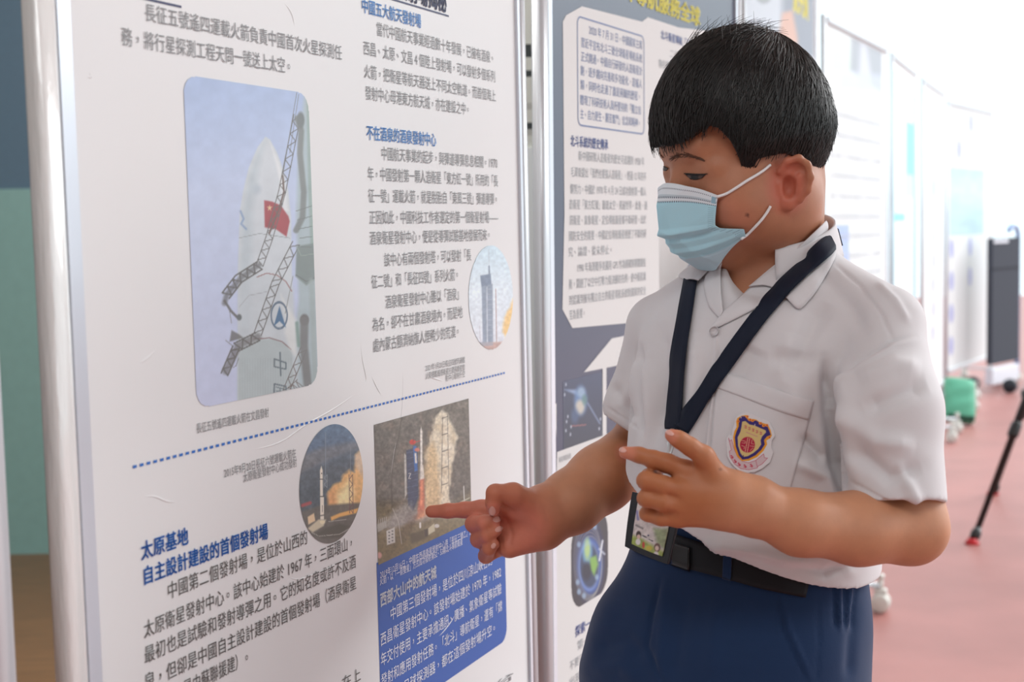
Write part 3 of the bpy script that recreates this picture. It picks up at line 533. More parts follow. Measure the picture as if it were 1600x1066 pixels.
def paint_earth(p):
    X, Y = p.X, p.Y; p.fill((44, 44, 50)); p.ell(920, 876, 24, 66, (36, 44, 84), .3, .9); p.ell(921, 884, 17, 38, (70, 110, 190), .35, .9, .13); p.ell(921, 884, 15, 34, (40, 56, 84), .2)
    p.ell(917, 862, 8, 20, (96, 150, 190), .5, .9); p.ell(917, 858, 4.5, 16, (176, 206, 120), .8, .9); p.poly([(921, 872), (931, 868), (934, 882), (928, 900), (922, 890)], (124, 176, 74), 2, .95); p.ell(916, 893, 7, 14, (26, 32, 46), .6, .9); p.ell(920, 885, 15, 36, (150, 180, 230), .2, .5, .05)
    for k in range(5): p.ell(920 + k - 2, 876 + 2 * k, 22 - k, 62 - 4 * k, (150, 150, 140), .03, .55, .02)
    for x, y in ((904, 851), (902, 910), (904, 925), (929, 823), (912, 931), (932, 902)): p.ell(x, y, 3, 4.5, (140, 170, 200), .7, .8)
    p.line([(941, 845), (936, 876)], 2.2, (220, 226, 236)); p.line([(936, 858), (944, 866)], 3, (190, 200, 214), .8)
(ea, _q), (eb, _q2) = B2.st(892, 880), B2.st(949.5, 860); et0, et1 = B2.st(906, 949)[1], B2.st(934, 801)[1]
B2.picture('earth_picture', paint_earth, (ea, eb, et0, et1), mask=rrect(ea, eb, et0, et1, .035), step=.0012, e=.0006)

# ------------------------------------------------------------------ the other boards
B0d = vp_dir(1690); p0 = B1.P(-.632, 0); B0 = Board((p0[0], p0[1]), B0d); B0.root('plain pale board beside the camera whose taped post edges the picture', -.5, 'framed exhibition boards'); B0.frame(-.85, -.038, .22, 2.02, M_WHITE, lip=.012)
def far_board(x0, y0, x1, y1, label, m=M_WHITE, foot=.2, z1=2.05):
    b = Board((x0, y0), (x1 - x0, y1 - y0)); W = math.hypot(x1 - x0, y1 - y0); b.root(label, W / 2, 'framed exhibition boards'); b.W = W; b.frame(.03, W - .03, .2, z1, m, foot=foot); return b
def rect_pic(b, name, s0, s1, t0, t1, painter, step=.004, e=.0006): b.picture(name, painter, (s0, s1, t0, t1), step=step, e=e)
def print_rows(b, name, s0, s1, t0, n, dt, em, m):
    base = ['航天科技發展歷程展覽', '衛星導航與深空探測', '載人航天工程成就', '太空探索的新里程碑', '探月工程與火星任務']; rows = []
    for k in range(n): b.text(name, [(base[k % 5] * 2, b.px1(s0, t0 - k * dt), b.px1(s1, t0 - k * dt), em)], m, e=.001)
Board.px1 = lambda self, s, t: tuple(float(v) for v in proj(self.P(s, t))[:2])
B3 = far_board(.595, 3.42, .985, 4.32, 'board with orange figure and yellow title just right of the boy\'s crown')
def paint_b3(p): p.grad([(-80, (196, 206, 216)), (100, (206, 214, 226))]); p.ell(1193, -12, 14, 18, (150, 158, 166), .2); p.poly([(1222, -100), (1290, -100), (1290, 90), (1222, 90)], (120, 128, 146), 6, .9); p.poly([(1216, 60), (1222, 20), (1238, 16), (1246, 60), (1244, 120), (1218, 120)], (226, 168, 140), 3, .9)
rect_pic(B3, 'portrait_picture', .05, B3.W - .05, 1.55, 2.0, paint_b3)
B3.text('yellow_lettering', [('航天員', (1243, -14), (1259, 20), .085)], K_YEL, bold=.06); print_rows(B3, 'text_row', .12, B3.W - .12, 1.45, 10, .06, .03, K_FAINT)
B4 = far_board(1.27, 5.44, 1.82, 6.5, 'white board with a grey tower picture, right of the boy\'s head')
def paint_b4(p): p.fill((220, 226, 226)); p.poly([(1296, 60), (1326, 64), (1330, 110), (1298, 112)], (196, 224, 196), 5, .8); p.poly([(1334, -60), (1392, -60), (1385, 150), (1328, 110)], (150, 156, 166), 3, .95); p.poly([(1345, 60), (1352, 60), (1360, 110), (1362, 140), (1340, 140)], (206, 208, 220), 4, .8); p.poly([(1310, 110), (1384, 118), (1384, 148), (1310, 140)], (190, 200, 222), 6, .7)
rect_pic(B4, 'tower_picture', .08, B4.W - .12, 1.78, 2.04, paint_b4, .005); print_rows(B4, 'text_row', .12, B4.W - .16, 1.7, 12, .085, .036, K_FAINT); B4.poly('blue_picture', [(.14, .9), (.42, .9), (.42, 1.24), (.14, 1.24)], mat('pale_blue_print', rgb(160, 178, 224), rough=.4), st=True)
B5 = far_board(1.90, 6.7, 2.29, 7.6, 'narrow-looking white board outlined in cyan, fifth along the row of boards')
M_CY = mat('cyan_print', rgb(120, 206, 226), rough=.4)
for s0, s1, t0, t1 in ((.06, .1, .3, 2.0), (.86, .92, .3, 2.0), (.1, .86, .3, .34), (.1, .5, 1.25, 1.29), (.55, .86, 1.5, 1.78)): B5.poly('cyan_band', [(s0, t0), (s1, t0), (s1, t1), (s0, t1)], M_CY, st=True)
B5.poly('grey_picture', [(.5, 1.38), (.84, 1.38), (.84, 1.5), (.5, 1.5)], mat('pale_grey_print', rgb(190, 192, 202), rough=.4), st=True)
B6 = far_board(2.42, 7.9, 2.85, 8.85, 'white board with lilac dots ending behind the green sandbag')
M_LIL = mat('lilac_print', rgb(168, 170, 214), rough=.4)
def dots(b, name, pts, rx, ry, m):
    for s, t in pts:
        bm = bmesh.new(); bm.faces.new([bm.verts.new(b.P(s + rx * math.cos(a), t + ry * math.sin(a), .0008)) for a in np.linspace(0, 2 * math.pi, 18, endpoint=False)])
        b.add(bm_obj(name, bm, m))
dots(B6, 'lilac_dot', [(.5 + .03 * (k % 2), .55 + .15 * k) for k in range(7)], .06, .055, M_LIL)
B6.poly('pale_picture', [(.35, 1.35), (.85, 1.35), (.85, 1.72), (.35, 1.72)], mat('pale_blue_print_light', rgb(206, 218, 236), rough=.4), st=True)
B7 = far_board(3.05, 9.4, 3.74, 10.45, 'white board with a large pale blue picture at the far end of the row')
def paint_b7(p): p.fill((178, 214, 232)); p.grad([(255, (172, 206, 228)), (300, (196, 234, 244)), (345, (170, 204, 226)), (385, (186, 214, 232))]); p.noise(9, .08, 4)
rect_pic(B7, 'blue_picture', .06, 1.0, 1.14, 1.62, paint_b7, .008)
dots(B7, 'lilac_dot', [(.12, 1.05 - .23 * k) for k in range(4)] + [(.62, 1.05 - .22 * k) for k in range(2)] + [(.3, 1.75), (.62, 1.95)], .055, .07, M_LIL)
# ------------------------------------------------------------------ organic surfaces: smooth-blended volumes meshed with surface nets
class Field:
    def __init__(self, xs, ys, zs):
        self.g = [np.asarray(a, np.float32) for a in (xs, ys, zs)]; self.D = np.full([len(a) for a in self.g], 1.0, np.float32)
    def _sl(self, lo, hi):
        s = []
        for a, l, h in zip(self.g, lo, hi):
            i = max(int(np.searchsorted(a, l)) - 1, 0); j = min(int(np.searchsorted(a, h)) + 1, len(a)); s.append(slice(i, max(j, i + 1)))
        return tuple(s)
    def put(self, fn, lo, hi, k=.01, op='u'):
        m = k + .008; sl = self._sl(np.asarray(lo) - m, np.asarray(hi) + m); X, Y, Z = [a[s] for a, s in zip(self.g, sl)]
        d = fn(X[:, None, None], Y[None, :, None], Z[None, None, :]).astype(np.float32); D = self.D[sl]
        if op == 'u': h = np.clip(.5 + .5 * (d - D) / k, 0, 1); self.D[sl] = d + (D - d) * h - k * h * (1 - h)
        elif op == 's': d = -d; h = np.clip(.5 - .5 * (d - D) / k, 0, 1); self.D[sl] = d + (D - d) * h + k * h * (1 - h)
        elif op == 'add': self.D[sl] = D + d
    def cap(self, a, b, ra, rb, k=.01, op='u'):
        a = np.asarray(a, float); b = np.asarray(b, float); ab = b - a; L2 = float(ab @ ab) + 1e-12; r = max(ra, rb)
        def fn(X, Y, Z):
            t = np.clip(((X - a[0]) * ab[0] + (Y - a[1]) * ab[1] + (Z - a[2]) * ab[2]) / L2, 0, 1)
            return np.sqrt((X - a[0] - t * ab[0]) ** 2 + (Y - a[1] - t * ab[1]) ** 2 + (Z - a[2] - t * ab[2]) ** 2) - (ra + t * (rb - ra))
        self.put(fn, np.minimum(a, b) - r, np.maximum(a, b) + r, k, op)
    def chain(self, pr, k=.01, op='u'):
        for (a, ra), (b, rb) in zip(pr, pr[1:]): self.cap(a, b, ra, rb, k, op)
    def ell(self, c, R, rad, k=.01, op='u'):
        c = np.asarray(c, float); R = np.asarray(R, float); rad = np.asarray(rad, float); ext = np.sqrt(((R.T * rad) ** 2).sum(1))
        def fn(X, Y, Z):
            q = [((X - c[0]) * R[i, 0] + (Y - c[1]) * R[i, 1] + (Z - c[2]) * R[i, 2]) for i in range(3)]
            k0 = np.sqrt(sum((q[i] / rad[i]) ** 2 for i in range(3))); k1 = np.sqrt(sum((q[i] / rad[i] ** 2) ** 2 for i in range(3))) + 1e-9; return k0 * (k0 - 1) / k1
        self.put(fn, c - ext, c + ext, k, op)
    def stack(self, keys, L, Fd, off=0.0, k=.01, op='u', z0=None, z1=None, pw=2.2):
        """rounded column of cross-sections (z, cx, cy, a along L, b along F)"""
        K = np.array(sorted(keys)); z0 = K[0, 0] if z0 is None else z0; z1 = K[-1, 0] if z1 is None else z1
        def fn(X, Y, Z):
            zz = Z.ravel(); v = []
            for i in range(1, 5):
                # smooth interpolation of the sections
                f = np.interp(zz, K[:, 0], K[:, i]); f = (np.interp(zz - .012, K[:, 0], K[:, i]) + f + np.interp(zz + .012, K[:, 0], K[:, i])) / 3; v.append(f.reshape(1, 1, -1))
            cx, cy, a, b = v; a = a - off; b = b - off; U = (X - cx) * L[0] + (Y - cy) * L[1]; V = (X - cx) * Fd[0] + (Y - cy) * Fd[1]
            q = (np.abs(U / a) ** pw + np.abs(V / b) ** pw) ** (1 / pw); d = (q - 1) * np.minimum(a, b); return np.maximum(d, np.maximum(z0 - Z, Z - z1))
        m = K[:, 3:5].max() + .02; self.put(fn, (K[:, 1].min() - m, K[:, 2].min() - m, z0), (K[:, 1].max() + m, K[:, 2].max() + m, z1), k, op)
    def plane(self, p, n, lo, hi, k=.002):
        """cut away the side the normal points to, inside the box lo..hi"""
        p = np.asarray(p, float); n = np.asarray(n, float); n = n / np.linalg.norm(n); sl = self._sl(lo, hi); X, Y, Z = [a[s] for a, s in zip(self.g, sl)]
        d = ((X - p[0])[:, None, None] * n[0] + (Y - p[1])[None, :, None] * n[1] + (Z - p[2])[None, None, :] * n[2]).astype(np.float32); self.D[sl] = np.maximum(self.D[sl], d)
    def mesh(self):
        D = self.D; S = D < 0; gx, gy, gz = self.g; n = D.shape
        c = S[:-1, :-1, :-1].astype(np.int8)
        for i, j, k in [(1, 0, 0), (0, 1, 0), (1, 1, 0), (0, 0, 1), (1, 0, 1), (0, 1, 1), (1, 1, 1)]: c = c + S[i:n[0] - 1 + i, j:n[1] - 1 + j, k:n[2] - 1 + k]
        I, J, K = np.nonzero((c > 0) & (c < 8)); M = len(I); acc = np.zeros((M, 3)); cnt = np.zeros(M)
        cor = [(i, j, k) for i in (0, 1) for j in (0, 1) for k in (0, 1)]; val = {o: D[I + o[0], J + o[1], K + o[2]].astype(float) for o in cor}
        pos = {o: np.stack([gx[I + o[0]], gy[J + o[1]], gz[K + o[2]]], 1).astype(float) for o in cor}
        for o in cor:
            for ax in range(3):
                if o[ax]: continue
                q = list(o); q[ax] = 1; q = tuple(q); a, b = val[o], val[q]; m = (a < 0) != (b < 0); t = np.where(m, a / np.where(m, a - b, 1), 0)[:, None]
                acc += np.where(m[:, None], pos[o] + t * (pos[q] - pos[o]), 0); cnt += m
        V = acc / cnt[:, None]; idx = np.full(tuple(x - 1 for x in n), -1, np.int32); idx[I, J, K] = np.arange(M); Q = []
        for ax in range(3):
            b = [slice(None)] * 3; b[ax] = slice(0, -1); e = [slice(None)] * 3; e[ax] = slice(1, None); ch = S[tuple(b)] != S[tuple(e)]; P = np.nonzero(ch); P = [np.asarray(p) for p in P]
            o1, o2 = (ax + 1) % 3, (ax + 2) % 3; ok = (P[o1] > 0) & (P[o2] > 0) & (P[o1] < n[o1] - 1) & (P[o2] < n[o2] - 1); P = [p[ok] for p in P]; s = S[P[0], P[1], P[2]]
            def cell(d1, d2):
                q = [p.copy() for p in P]; q[o1] = q[o1] - d1; q[o2] = q[o2] - d2; return idx[q[0], q[1], q[2]]
            f = np.stack([cell(1, 1), cell(0, 1), cell(0, 0), cell(1, 0)], 1); f[~s] = f[~s][:, ::-1]; Q.append(f)
        F = np.concatenate(Q); F = F[(F >= 0).all(1)]; return V, F
def relax(V, F, it=2, lam=.5):
    for _ in range(it):
        acc = np.zeros_like(V); cnt = np.zeros(len(V))
        for a, b in ((0, 1), (1, 2), (2, 3), (3, 0)):
            for p, q in ((a, b), (b, a)):
                for x in range(3): acc[:, x] += np.bincount(F[:, p], V[F[:, q], x], len(V))
                cnt += np.bincount(F[:, p], minlength=len(V))
        V = V + lam * (acc / np.maximum(cnt, 1)[:, None] - V)
    return V
def vnormals(V, F):
    n = np.cross(V[F[:, 2]] - V[F[:, 0]], V[F[:, 3]] - V[F[:, 1]]); N = np.zeros_like(V)
    for j in range(4):
        for x in range(3): N[:, x] += np.bincount(F[:, j], n[:, x], len(V))
    return N / (np.linalg.norm(N, axis=1, keepdims=True) + 1e-12)
def biggest(V, F):
    # keep the largest connected piece
    lab = np.arange(len(V))
    while True:
        old = lab.copy(); m = lab[F].min(1)
        for j in range(4): np.minimum.at(lab, F[:, j], m)
        lab = lab[lab]
        if (lab == old).all(): break
    u, c = np.unique(lab[F[:, 0]], return_counts=True); keep_ = u[c.argmax()]; F = F[lab[F[:, 0]] == keep_]; us = np.unique(F); re = np.full(len(V), -1); re[us] = np.arange(len(us)); return V[us], re[F]
def emboss(V, F, marks, facing=True):
    """press creases / raise folds into a surface: marks = (pixel polyline, width px, amplitude m); only on the side that faces the photographer"""
    N = vnormals(V, F); X, Y, _ = proj(V); tc = CAM - V; vis = np.einsum('ij,ij->i', N, tc) > 0; tot = np.zeros(len(V))
    for pts, w, amp in marks:
        d = np.full(len(V), 1e9); T = np.zeros(len(V)); Ln = sum(math.dist(a, b) for a, b in zip(pts, pts[1:])); s0 = 0
        for a, b in zip(pts, pts[1:]):
            dx, dy = b[0] - a[0], b[1] - a[1]; l = math.hypot(dx, dy); t = np.clip(((X - a[0]) * dx + (Y - a[1]) * dy) / (l * l), 0, 1); q = np.hypot(X - a[0] - t * dx, Y - a[1] - t * dy)
            m = q < d; d[m] = q[m]; T[m] = (s0 + t[m] * l) / Ln; s0 += l
        tot += amp * np.exp(-(d / w) ** 2) * np.clip(np.minimum(T, 1 - T) * 5 + .15, 0, 1)
    return V + N * (tot * vis)[:, None] * EMB
EMB = 1.0
def bvh_of(V, F): return BVHTree.FromPolygons([tuple(v) for v in V], [tuple(int(i) for i in f) for f in F])
def shoot(bvh, px, py, off=0.0):
    d = Vector(ray(px, py)).normalized(); loc, nrm, _, _ = bvh.ray_cast(Vector(CAM), d)
    if loc is None: return None, None
    if nrm.dot(d) > 0: nrm = -nrm
    return np.array(loc) + off * np.array(nrm), np.array(nrm)
def J(px, py, d, rpx): return at(px, py, d), rpx * d / F_PX

# ------------------------------------------------------------------ the boy: axes and sections
YB = math.radians(38); BF = np.array([-math.sin(YB), -math.cos(YB), 0]); BL = np.array([math.cos(YB), -math.sin(YB), 0])
def sec(py, pxc, d, a, b): p = at(pxc, py, d); return (p[2], p[0], p[1], a, b)
TORSO = [sec(395, 1207, 1.425, .050, .050), sec(430, 1204, 1.425, .088, .068), sec(465, 1200, 1.425, .122, .084), sec(515, 1196, 1.42, .140, .100), sec(600, 1190, 1.42, .142, .112), sec(700, 1181, 1.42, .139, .118),
         sec(780, 1174, 1.42, .137, .119), sec(850, 1170, 1.42, .137, .117), sec(885, 1170, 1.42, .137, .115), sec(915, 1170, 1.42, .136, .114), sec(960, 1170, 1.42, .13, .11)]
HIPS = [sec(790, 1170, 1.42, .118, .094), sec(838, 1166, 1.42, .120, .096), sec(900, 1160, 1.42, .131, .106), sec(960, 1141, 1.42, .148, .120), sec(1066, 1126, 1.42, .155, .128), sec(1120, 1126, 1.42, .152, .116), sec(1170, 1126, 1.42, .145, .103)]
# head frame
HY = math.radians(65); HP = math.radians(13)
hl = np.array([math.cos(HY), -math.sin(HY), 0]); f0 = np.array([-math.sin(HY), -math.cos(HY), 0]); hf = math.cos(HP) * f0 + np.array([0, 0, -math.sin(HP)]); hu = np.cross(hl, -hf) * -1
hu = np.cross(hl, hf); hu = hu if hu[2] > 0 else -hu
HC = at(1165, 215, 1.40); HR = np.array([hl, hf, hu])
def H(x, y, z): return HC + x * hl + y * hf + z * hu
def rot_rows(R, ax, deg):
    a = math.radians(deg); return np.array(Matrix.Rotation(a, 3, Vector(ax))) @ R.T

# ------------------------------------------------------------------ body (skin)
st = .0020
zfine = np.arange(.735, 1.475, st); zco = np.arange(-.01, .735, .010)
BD = Field(np.arange(-.125, .45, st), np.arange(1.10, 1.78, st), np.concatenate([zco, zfine]))
BD.stack(TORSO[:-2], BL, BF, .024, .015, z0=.92, z1=1.22)
BD.stack(HIPS, BL, BF, .018, .02, z0=.69, z1=.955)
for s, e in ((1, 0), (-1, 0)):
    hx = at(1126, 1100, 1.42) + BL * .075 * s; kn_ = hx + BF * .01; kn_[2] = .40; an_ = hx - BF * .005; an_[2] = .075; hx[2] = .74
    BD.chain([(hx, .072), (kn_, .052), (an_, .036)], .02); BD.chain([(an_, .034), (an_ + BF * .13 - [0, 0, .03], .028)], .02)
# neck and head
nb = at(1204, 425, 1.432); BD.cap(nb, H(.0, -.028, -.055), .054, .050, .02)
e = np.eye(3)
def hel(x, y, z, rx, ry, rz, k=.012, op='u', R=None): BD.ell(H(x, y, z), HR if R is None else R, (rx, ry, rz), k, op)
hel(0, -.006, .012, .072, .091, .092, .01); hel(0, .024, -.035, .063, .066, .084, .02); hel(0, .028, -.078, .050, .054, .036, .02)
for s in (1, -1):
    hel(s * .037, .050, -.056, .033, .034, .036, .02); hel(s * .044, .004, -.068, .027, .046, .046, .02)
BD.cap(H(0, .062, -.096), H(0, .05, -.104), .021, .02, .02)
BD.cap(H(0, .080, -.008), H(0, .103, -.048), .006, .012, .012); BD.cap(H(-.028, .076, .006), H(.028, .076, .006), .009, .009, .016)
for s in (1, -1):
    hel(s * .0335, .096, -.0155, .0165, .012, .0075, .010, 's'); hel(s * .033, .0665, -.018, .0165, .0165, .0120, .008)
# ears
for s in (1, -1):
    o = H(s * .069, .013, -.048); out = s * hl; Re = np.array([(out * .86 + hf * .5), (hf * .86 - out * .5) * .94 + hu * .3, hu * .95 - hf * .26])
    Re[0] /= np.linalg.norm(Re[0]); Re[2] -= Re[0] * (Re[2] @ Re[0]); Re[2] /= np.linalg.norm(Re[2]); Re[1] = np.cross(Re[2], Re[0]); Re[1] *= np.sign(Re[1] @ hf)
    P_ = lambda n_, y, z: o + Re[0] * n_ + Re[1] * y + Re[2] * z
    BD.ell(P_(.006, -.008, .001), Re, (.0055, .0150, .0235), .004)
    rim = [(.008, .006, .012), (.011, .000, .022), (.0115, -.011, .0255), (.012, -.0200, .019), (.012, -.0235, .007), (.011, -.0215, -.006), (.009, -.015, -.015), (.007, -.006, -.021), (.005, .002, -.021)]
    for a_, b_ in zip(rim, rim[1:]): BD.cap(P_(*a_), P_(*b_), .0036, .0036, .003)
    BD.ell(P_(.007, -.004, -.020), Re, (.0055, .0075, .008), .004)                        # lobe
    BD.ell(P_(.0120, -.003, -.003), Re, (.0105, .0085, .0115), .002, 's'); BD.ell(P_(.012, -.010, .013), Re, (.004, .008, .006), .003, 's'); BD.cap(P_(.006, .006, -.002), P_(.006, .005, -.009), .004, .0035, .003)
    BD.cap(P_(.009, -.012, -.008), P_(.0095, -.014, .008), .0028, .0028, .003)
# left arm (bent across the body) and hand
sL = at(1383, 520, 1.318); eL = at(1422, 824, 1.262)
BD.chain([(sL, .029), (at(1405, 690, 1.278), .034), (eL, .0335)], .02)
BD.chain([(eL, .0335), J(1340, 826, 1.238, 55), J(1250, 817, 1.215, 49), J(1158, 786, 1.200, 39)], .012)
BD.cap(*[x for x in (J(1175, 782, 1.203, 1)[0], J(1132, 764, 1.197, 1)[0])], .0222, .0160, .012); BD.cap(J(1172, 796, 1.203, 1)[0], J(1128, 796, 1.197, 1)[0], .0225, .017, .012)
W1, W2, W3 = at(1136, 764, 1.197), at(1136, 778, 1.195), at(1134, 796, 1.197)
for w_, m_ in ((W1, J(1074, 737, 1.198, 17)), (W2, J(1066, 765, 1.192, 18)), (W2, J(1061, 789, 1.194, 17)), (W3, J(1060, 809, 1.200, 15.5))): BD.cap(w_, m_[0], .0165, m_[1], .010)
BD.chain([J(1122, 748, 1.192, 20), J(1100, 713, 1.186, 15.5), J(1078, 698, 1.182, 13.2), J(1061, 687, 1.180, 12), J(1048, 680, 1.180, 9.8)], .006)
BD.chain([J(1074, 737, 1.198, 17), J(1042, 724, 1.200, 14.8), J(1021, 718, 1.200, 13.6), J(998, 711, 1.203, 12), J(976, 707, 1.206, 9.8)], .004)
BD.chain([J(1066, 765, 1.192, 17), J(1035, 758, 1.186, 14.6), J(1009, 751, 1.186, 14.2)], .0035); BD.chain([J(1009, 751, 1.186, 14), J(1014, 744, 1.208, 12), J(1024, 741, 1.216, 10.5)], .003)
BD.chain([J(1061, 789, 1.194, 16), J(1035, 785, 1.188, 14), J(1009, 779, 1.190, 13.5)], .0035); BD.chain([J(1009, 779, 1.190, 13.2), J(1020, 781, 1.214, 11.5), J(1036, 784, 1.220, 10)], .003)
BD.chain([J(1060, 809, 1.200, 15), J(1032, 809, 1.198, 12.6), J(1011, 803, 1.202, 12)], .0035); BD.chain([J(1011, 803, 1.202, 11.6), J(1021, 806, 1.222, 10.5), J(1034, 809, 1.226, 9)], .003)
# right arm reaching to the board, palm towards the photographer
sR = at(1030, 520, 1.53); eR = at(1012, 692, 1.60)
BD.chain([(sR, .034), (eR, .036)], .02); BD.chain([(eR, .037), J(940, 748, 1.555, 51), J(892, 785, 1.53, 48), J(858, 806, 1.512, 42)], .012)
wa, wb = at(846, 795, 1.512), at(848, 822, 1.514)
RM = [J(778, 797, 1.518, 18), J(776, 815, 1.520, 17.5), J(777, 834, 1.520, 17), J(781, 852, 1.518, 15.5)]
for w_, m_ in ((wa, RM[0]), (wa, RM[1]), (wb, RM[2]), (wb, RM[3])): BD.cap(w_, m_[0], .0245, m_[1], .010)
BD.cap(at(800, 790, 1.494), at(840, 800, 1.500), .014, .020, .012); BD.cap(at(796, 855, 1.502), at(842, 830, 1.506), .0125, .019, .012)
BD.chain([RM[0], J(752, 796, 1.522, 14.5), J(726, 797, 1.526, 12.2), J(700, 798.5, 1.530, 11.2), J(674, 799.5, 1.536, 9.8)], .004)
BD.chain([J(830, 790, 1.494, 25), J(802, 773, 1.476, 17.5), J(774, 771, 1.464, 14.5)], .006); BD.chain([J(774, 771, 1.464, 14.5), J(771, 785, 1.466, 12.5), J(771, 796, 1.469, 10.5)], .003)
BD.chain([RM[1], J(740, 819, 1.510, 13.5)], .004); BD.chain([J(740, 819, 1.508, 13.4), J(757, 817, 1.487, 12), J(772, 813.5, 1.484, 10)], .0025)
BD.chain([RM[2], J(748, 843, 1.510, 13.5)], .004); BD.chain([J(748, 843, 1.508, 13.2), J(762, 836, 1.487, 11.6), J(775, 829, 1.484, 9.6)], .0025)
BD.chain([RM[3], J(759, 869, 1.510, 12)], .004); BD.chain([J(759, 869, 1.509, 11.8), J(764, 858, 1.490, 10.4), J(772, 851, 1.486, 9)], .0025)
BV, BFc = BD.mesh(); BV, BFc = biggest(BV, BFc); del BD
BV = relax(BV, BFc, 1, .4)
BV = emboss(BV, BFc, [([(1040, 742), (1062, 752)], 3, -.0010), ([(1040, 774), (1062, 779)], 3, -.0012), ([(1038, 799), (1060, 803)], 3, -.0010), ([(788, 800), (800, 835), (795, 862)], 3, -.0010), ([(781, 776), (790, 790), (806, 800)], 3, -.0012), ([(850, 790), (858, 822)], 4, -.0007), ([(1021, 712), (1023, 728)], 2.5, -.0005), ([(700, 790), (701, 806)], 2, -.0004), ([(724, 788), (726, 806)], 2, -.0004), ([(783, 838), (787, 866)], 2.5, -.0008)])
# skin tone: tanned arms, rosier hands, face and ears
X_, Y_, _ = proj(BV); tone = np.tile(np.array([196, 138, 104.]) / 255, (len(BV), 1))
def blob(cx, cy, rx, ry, soft=.6): return np.clip((1.0 - np.hypot((X_ - cx) / rx, (Y_ - cy) / ry)) / soft + .5, 0, 1)[:, None]
def tint(w, c):
    global tone
    tone = tone * (1 - w) + np.array(c) / 255. * w
tint(blob(1150, 300, 220, 160), (175, 117, 87)); tint(blob(760, 820, 110, 80) * .9, (196, 118, 90)); tint(blob(1040, 760, 90, 100) * .7, (172, 102, 62)); tint(blob(1230, 288, 30, 44) * .6, (196, 100, 82))
for cx, cy, r in ((670, 800, 16), (772, 800, 14), (780, 814, 10), (742, 818, 16), (748, 845, 14), (978, 707, 16), (1046, 680, 14), (815, 830, 40), (720, 796, 40)): tint(blob(cx, cy, r, r) * .5, (226, 138, 120))
tint(blob(1115, 345, 60, 45) * .3, (214, 138, 118)); tint(blob(1168, 336.5, 2.6, 2.6, .4) * .8, (92, 54, 44)); tint(blob(1126, 733, 2.4, 2.4, .4) * .6, (120, 74, 54))
M_SKIN = mat('skin', vcol=True, rough=.48, spec=.4, sss=.10, sss_col=(1, .38, .22), var=.05, vscale=60, bump=.12, bscale=420, bdist=.0008)
PER = empty('person', (float(at(1126, 1100, 1.42)[0]), float(at(1126, 1100, 1.42)[1]), 0))
tag(PER, 'boy in white school shirt and face mask pointing at the board', 'person')
body = keep(mesh_obj('body', BV, BFc, M_SKIN, None, True, tone), PER); body['label'] = 'tanned skin of head, arms and hands'
bodyT = bvh_of(BV, BFc)

# ------------------------------------------------------------------ shirt
st = .0020
SH = Field(np.arange(-.02, .46, st), np.arange(1.12, 1.72, st), np.arange(.83, 1.26, st))
SH.stack(TORSO, BL, BF, 0, .012, pw=2.15)
SH.cap(at(1240, 432, 1.41), at(1383, 505, 1.318), .040, .036, .03); SH.cap(at(1150, 442, 1.45), at(1030, 510, 1.525), .034, .034, .03)
slL = [J(1384, 512, 1.316, 58), J(1390, 640, 1.275, 76), J(1399, 812, 1.255, 80)]
slR = [J(1030, 514, 1.525, 50), J(1008, 640, 1.550, 60), J(985, 730, 1.575, 60)]
def sleeve(ch, cp, cn, hole, lo, hi):
    G = Field(*SH.g); G.chain(ch, .018); G.plane(cp, cn, (-9, -9, -9), (9, 9, 9)); G.cap(hole[0], hole[1], hole[2], hole[3], .002, 's'); k = .011
    h = np.clip(.5 + .5 * (G.D - SH.D) / k, 0, 1); SH.D = G.D + (SH.D - G.D) * h - k * h * (1 - h)
ax_ = slL[2][0] - slL[1][0]; ax_ /= np.linalg.norm(ax_)
sleeve(slL, at(1399, 789, 1.255), ax_ + BF * .05 + RT * .05, (at(1395, 750, 1.262), at(1402, 850, 1.25), .038, .0425), 0, 0)
sleeve(slR, at(975, 669, 1.56), -.54 * RT - .84 * UP, (at(1000, 645, 1.555), at(955, 712, 1.575), .038, .040), 0, 0)
h1, h2 = at(1060, 845, 1.31), at(1300, 900, 1.33); hn = np.cross(h2 - h1, BF); hn *= -np.sign(hn[2]); SH.plane(h1, hn, (-9, -9, -9), (9, 9, 9))
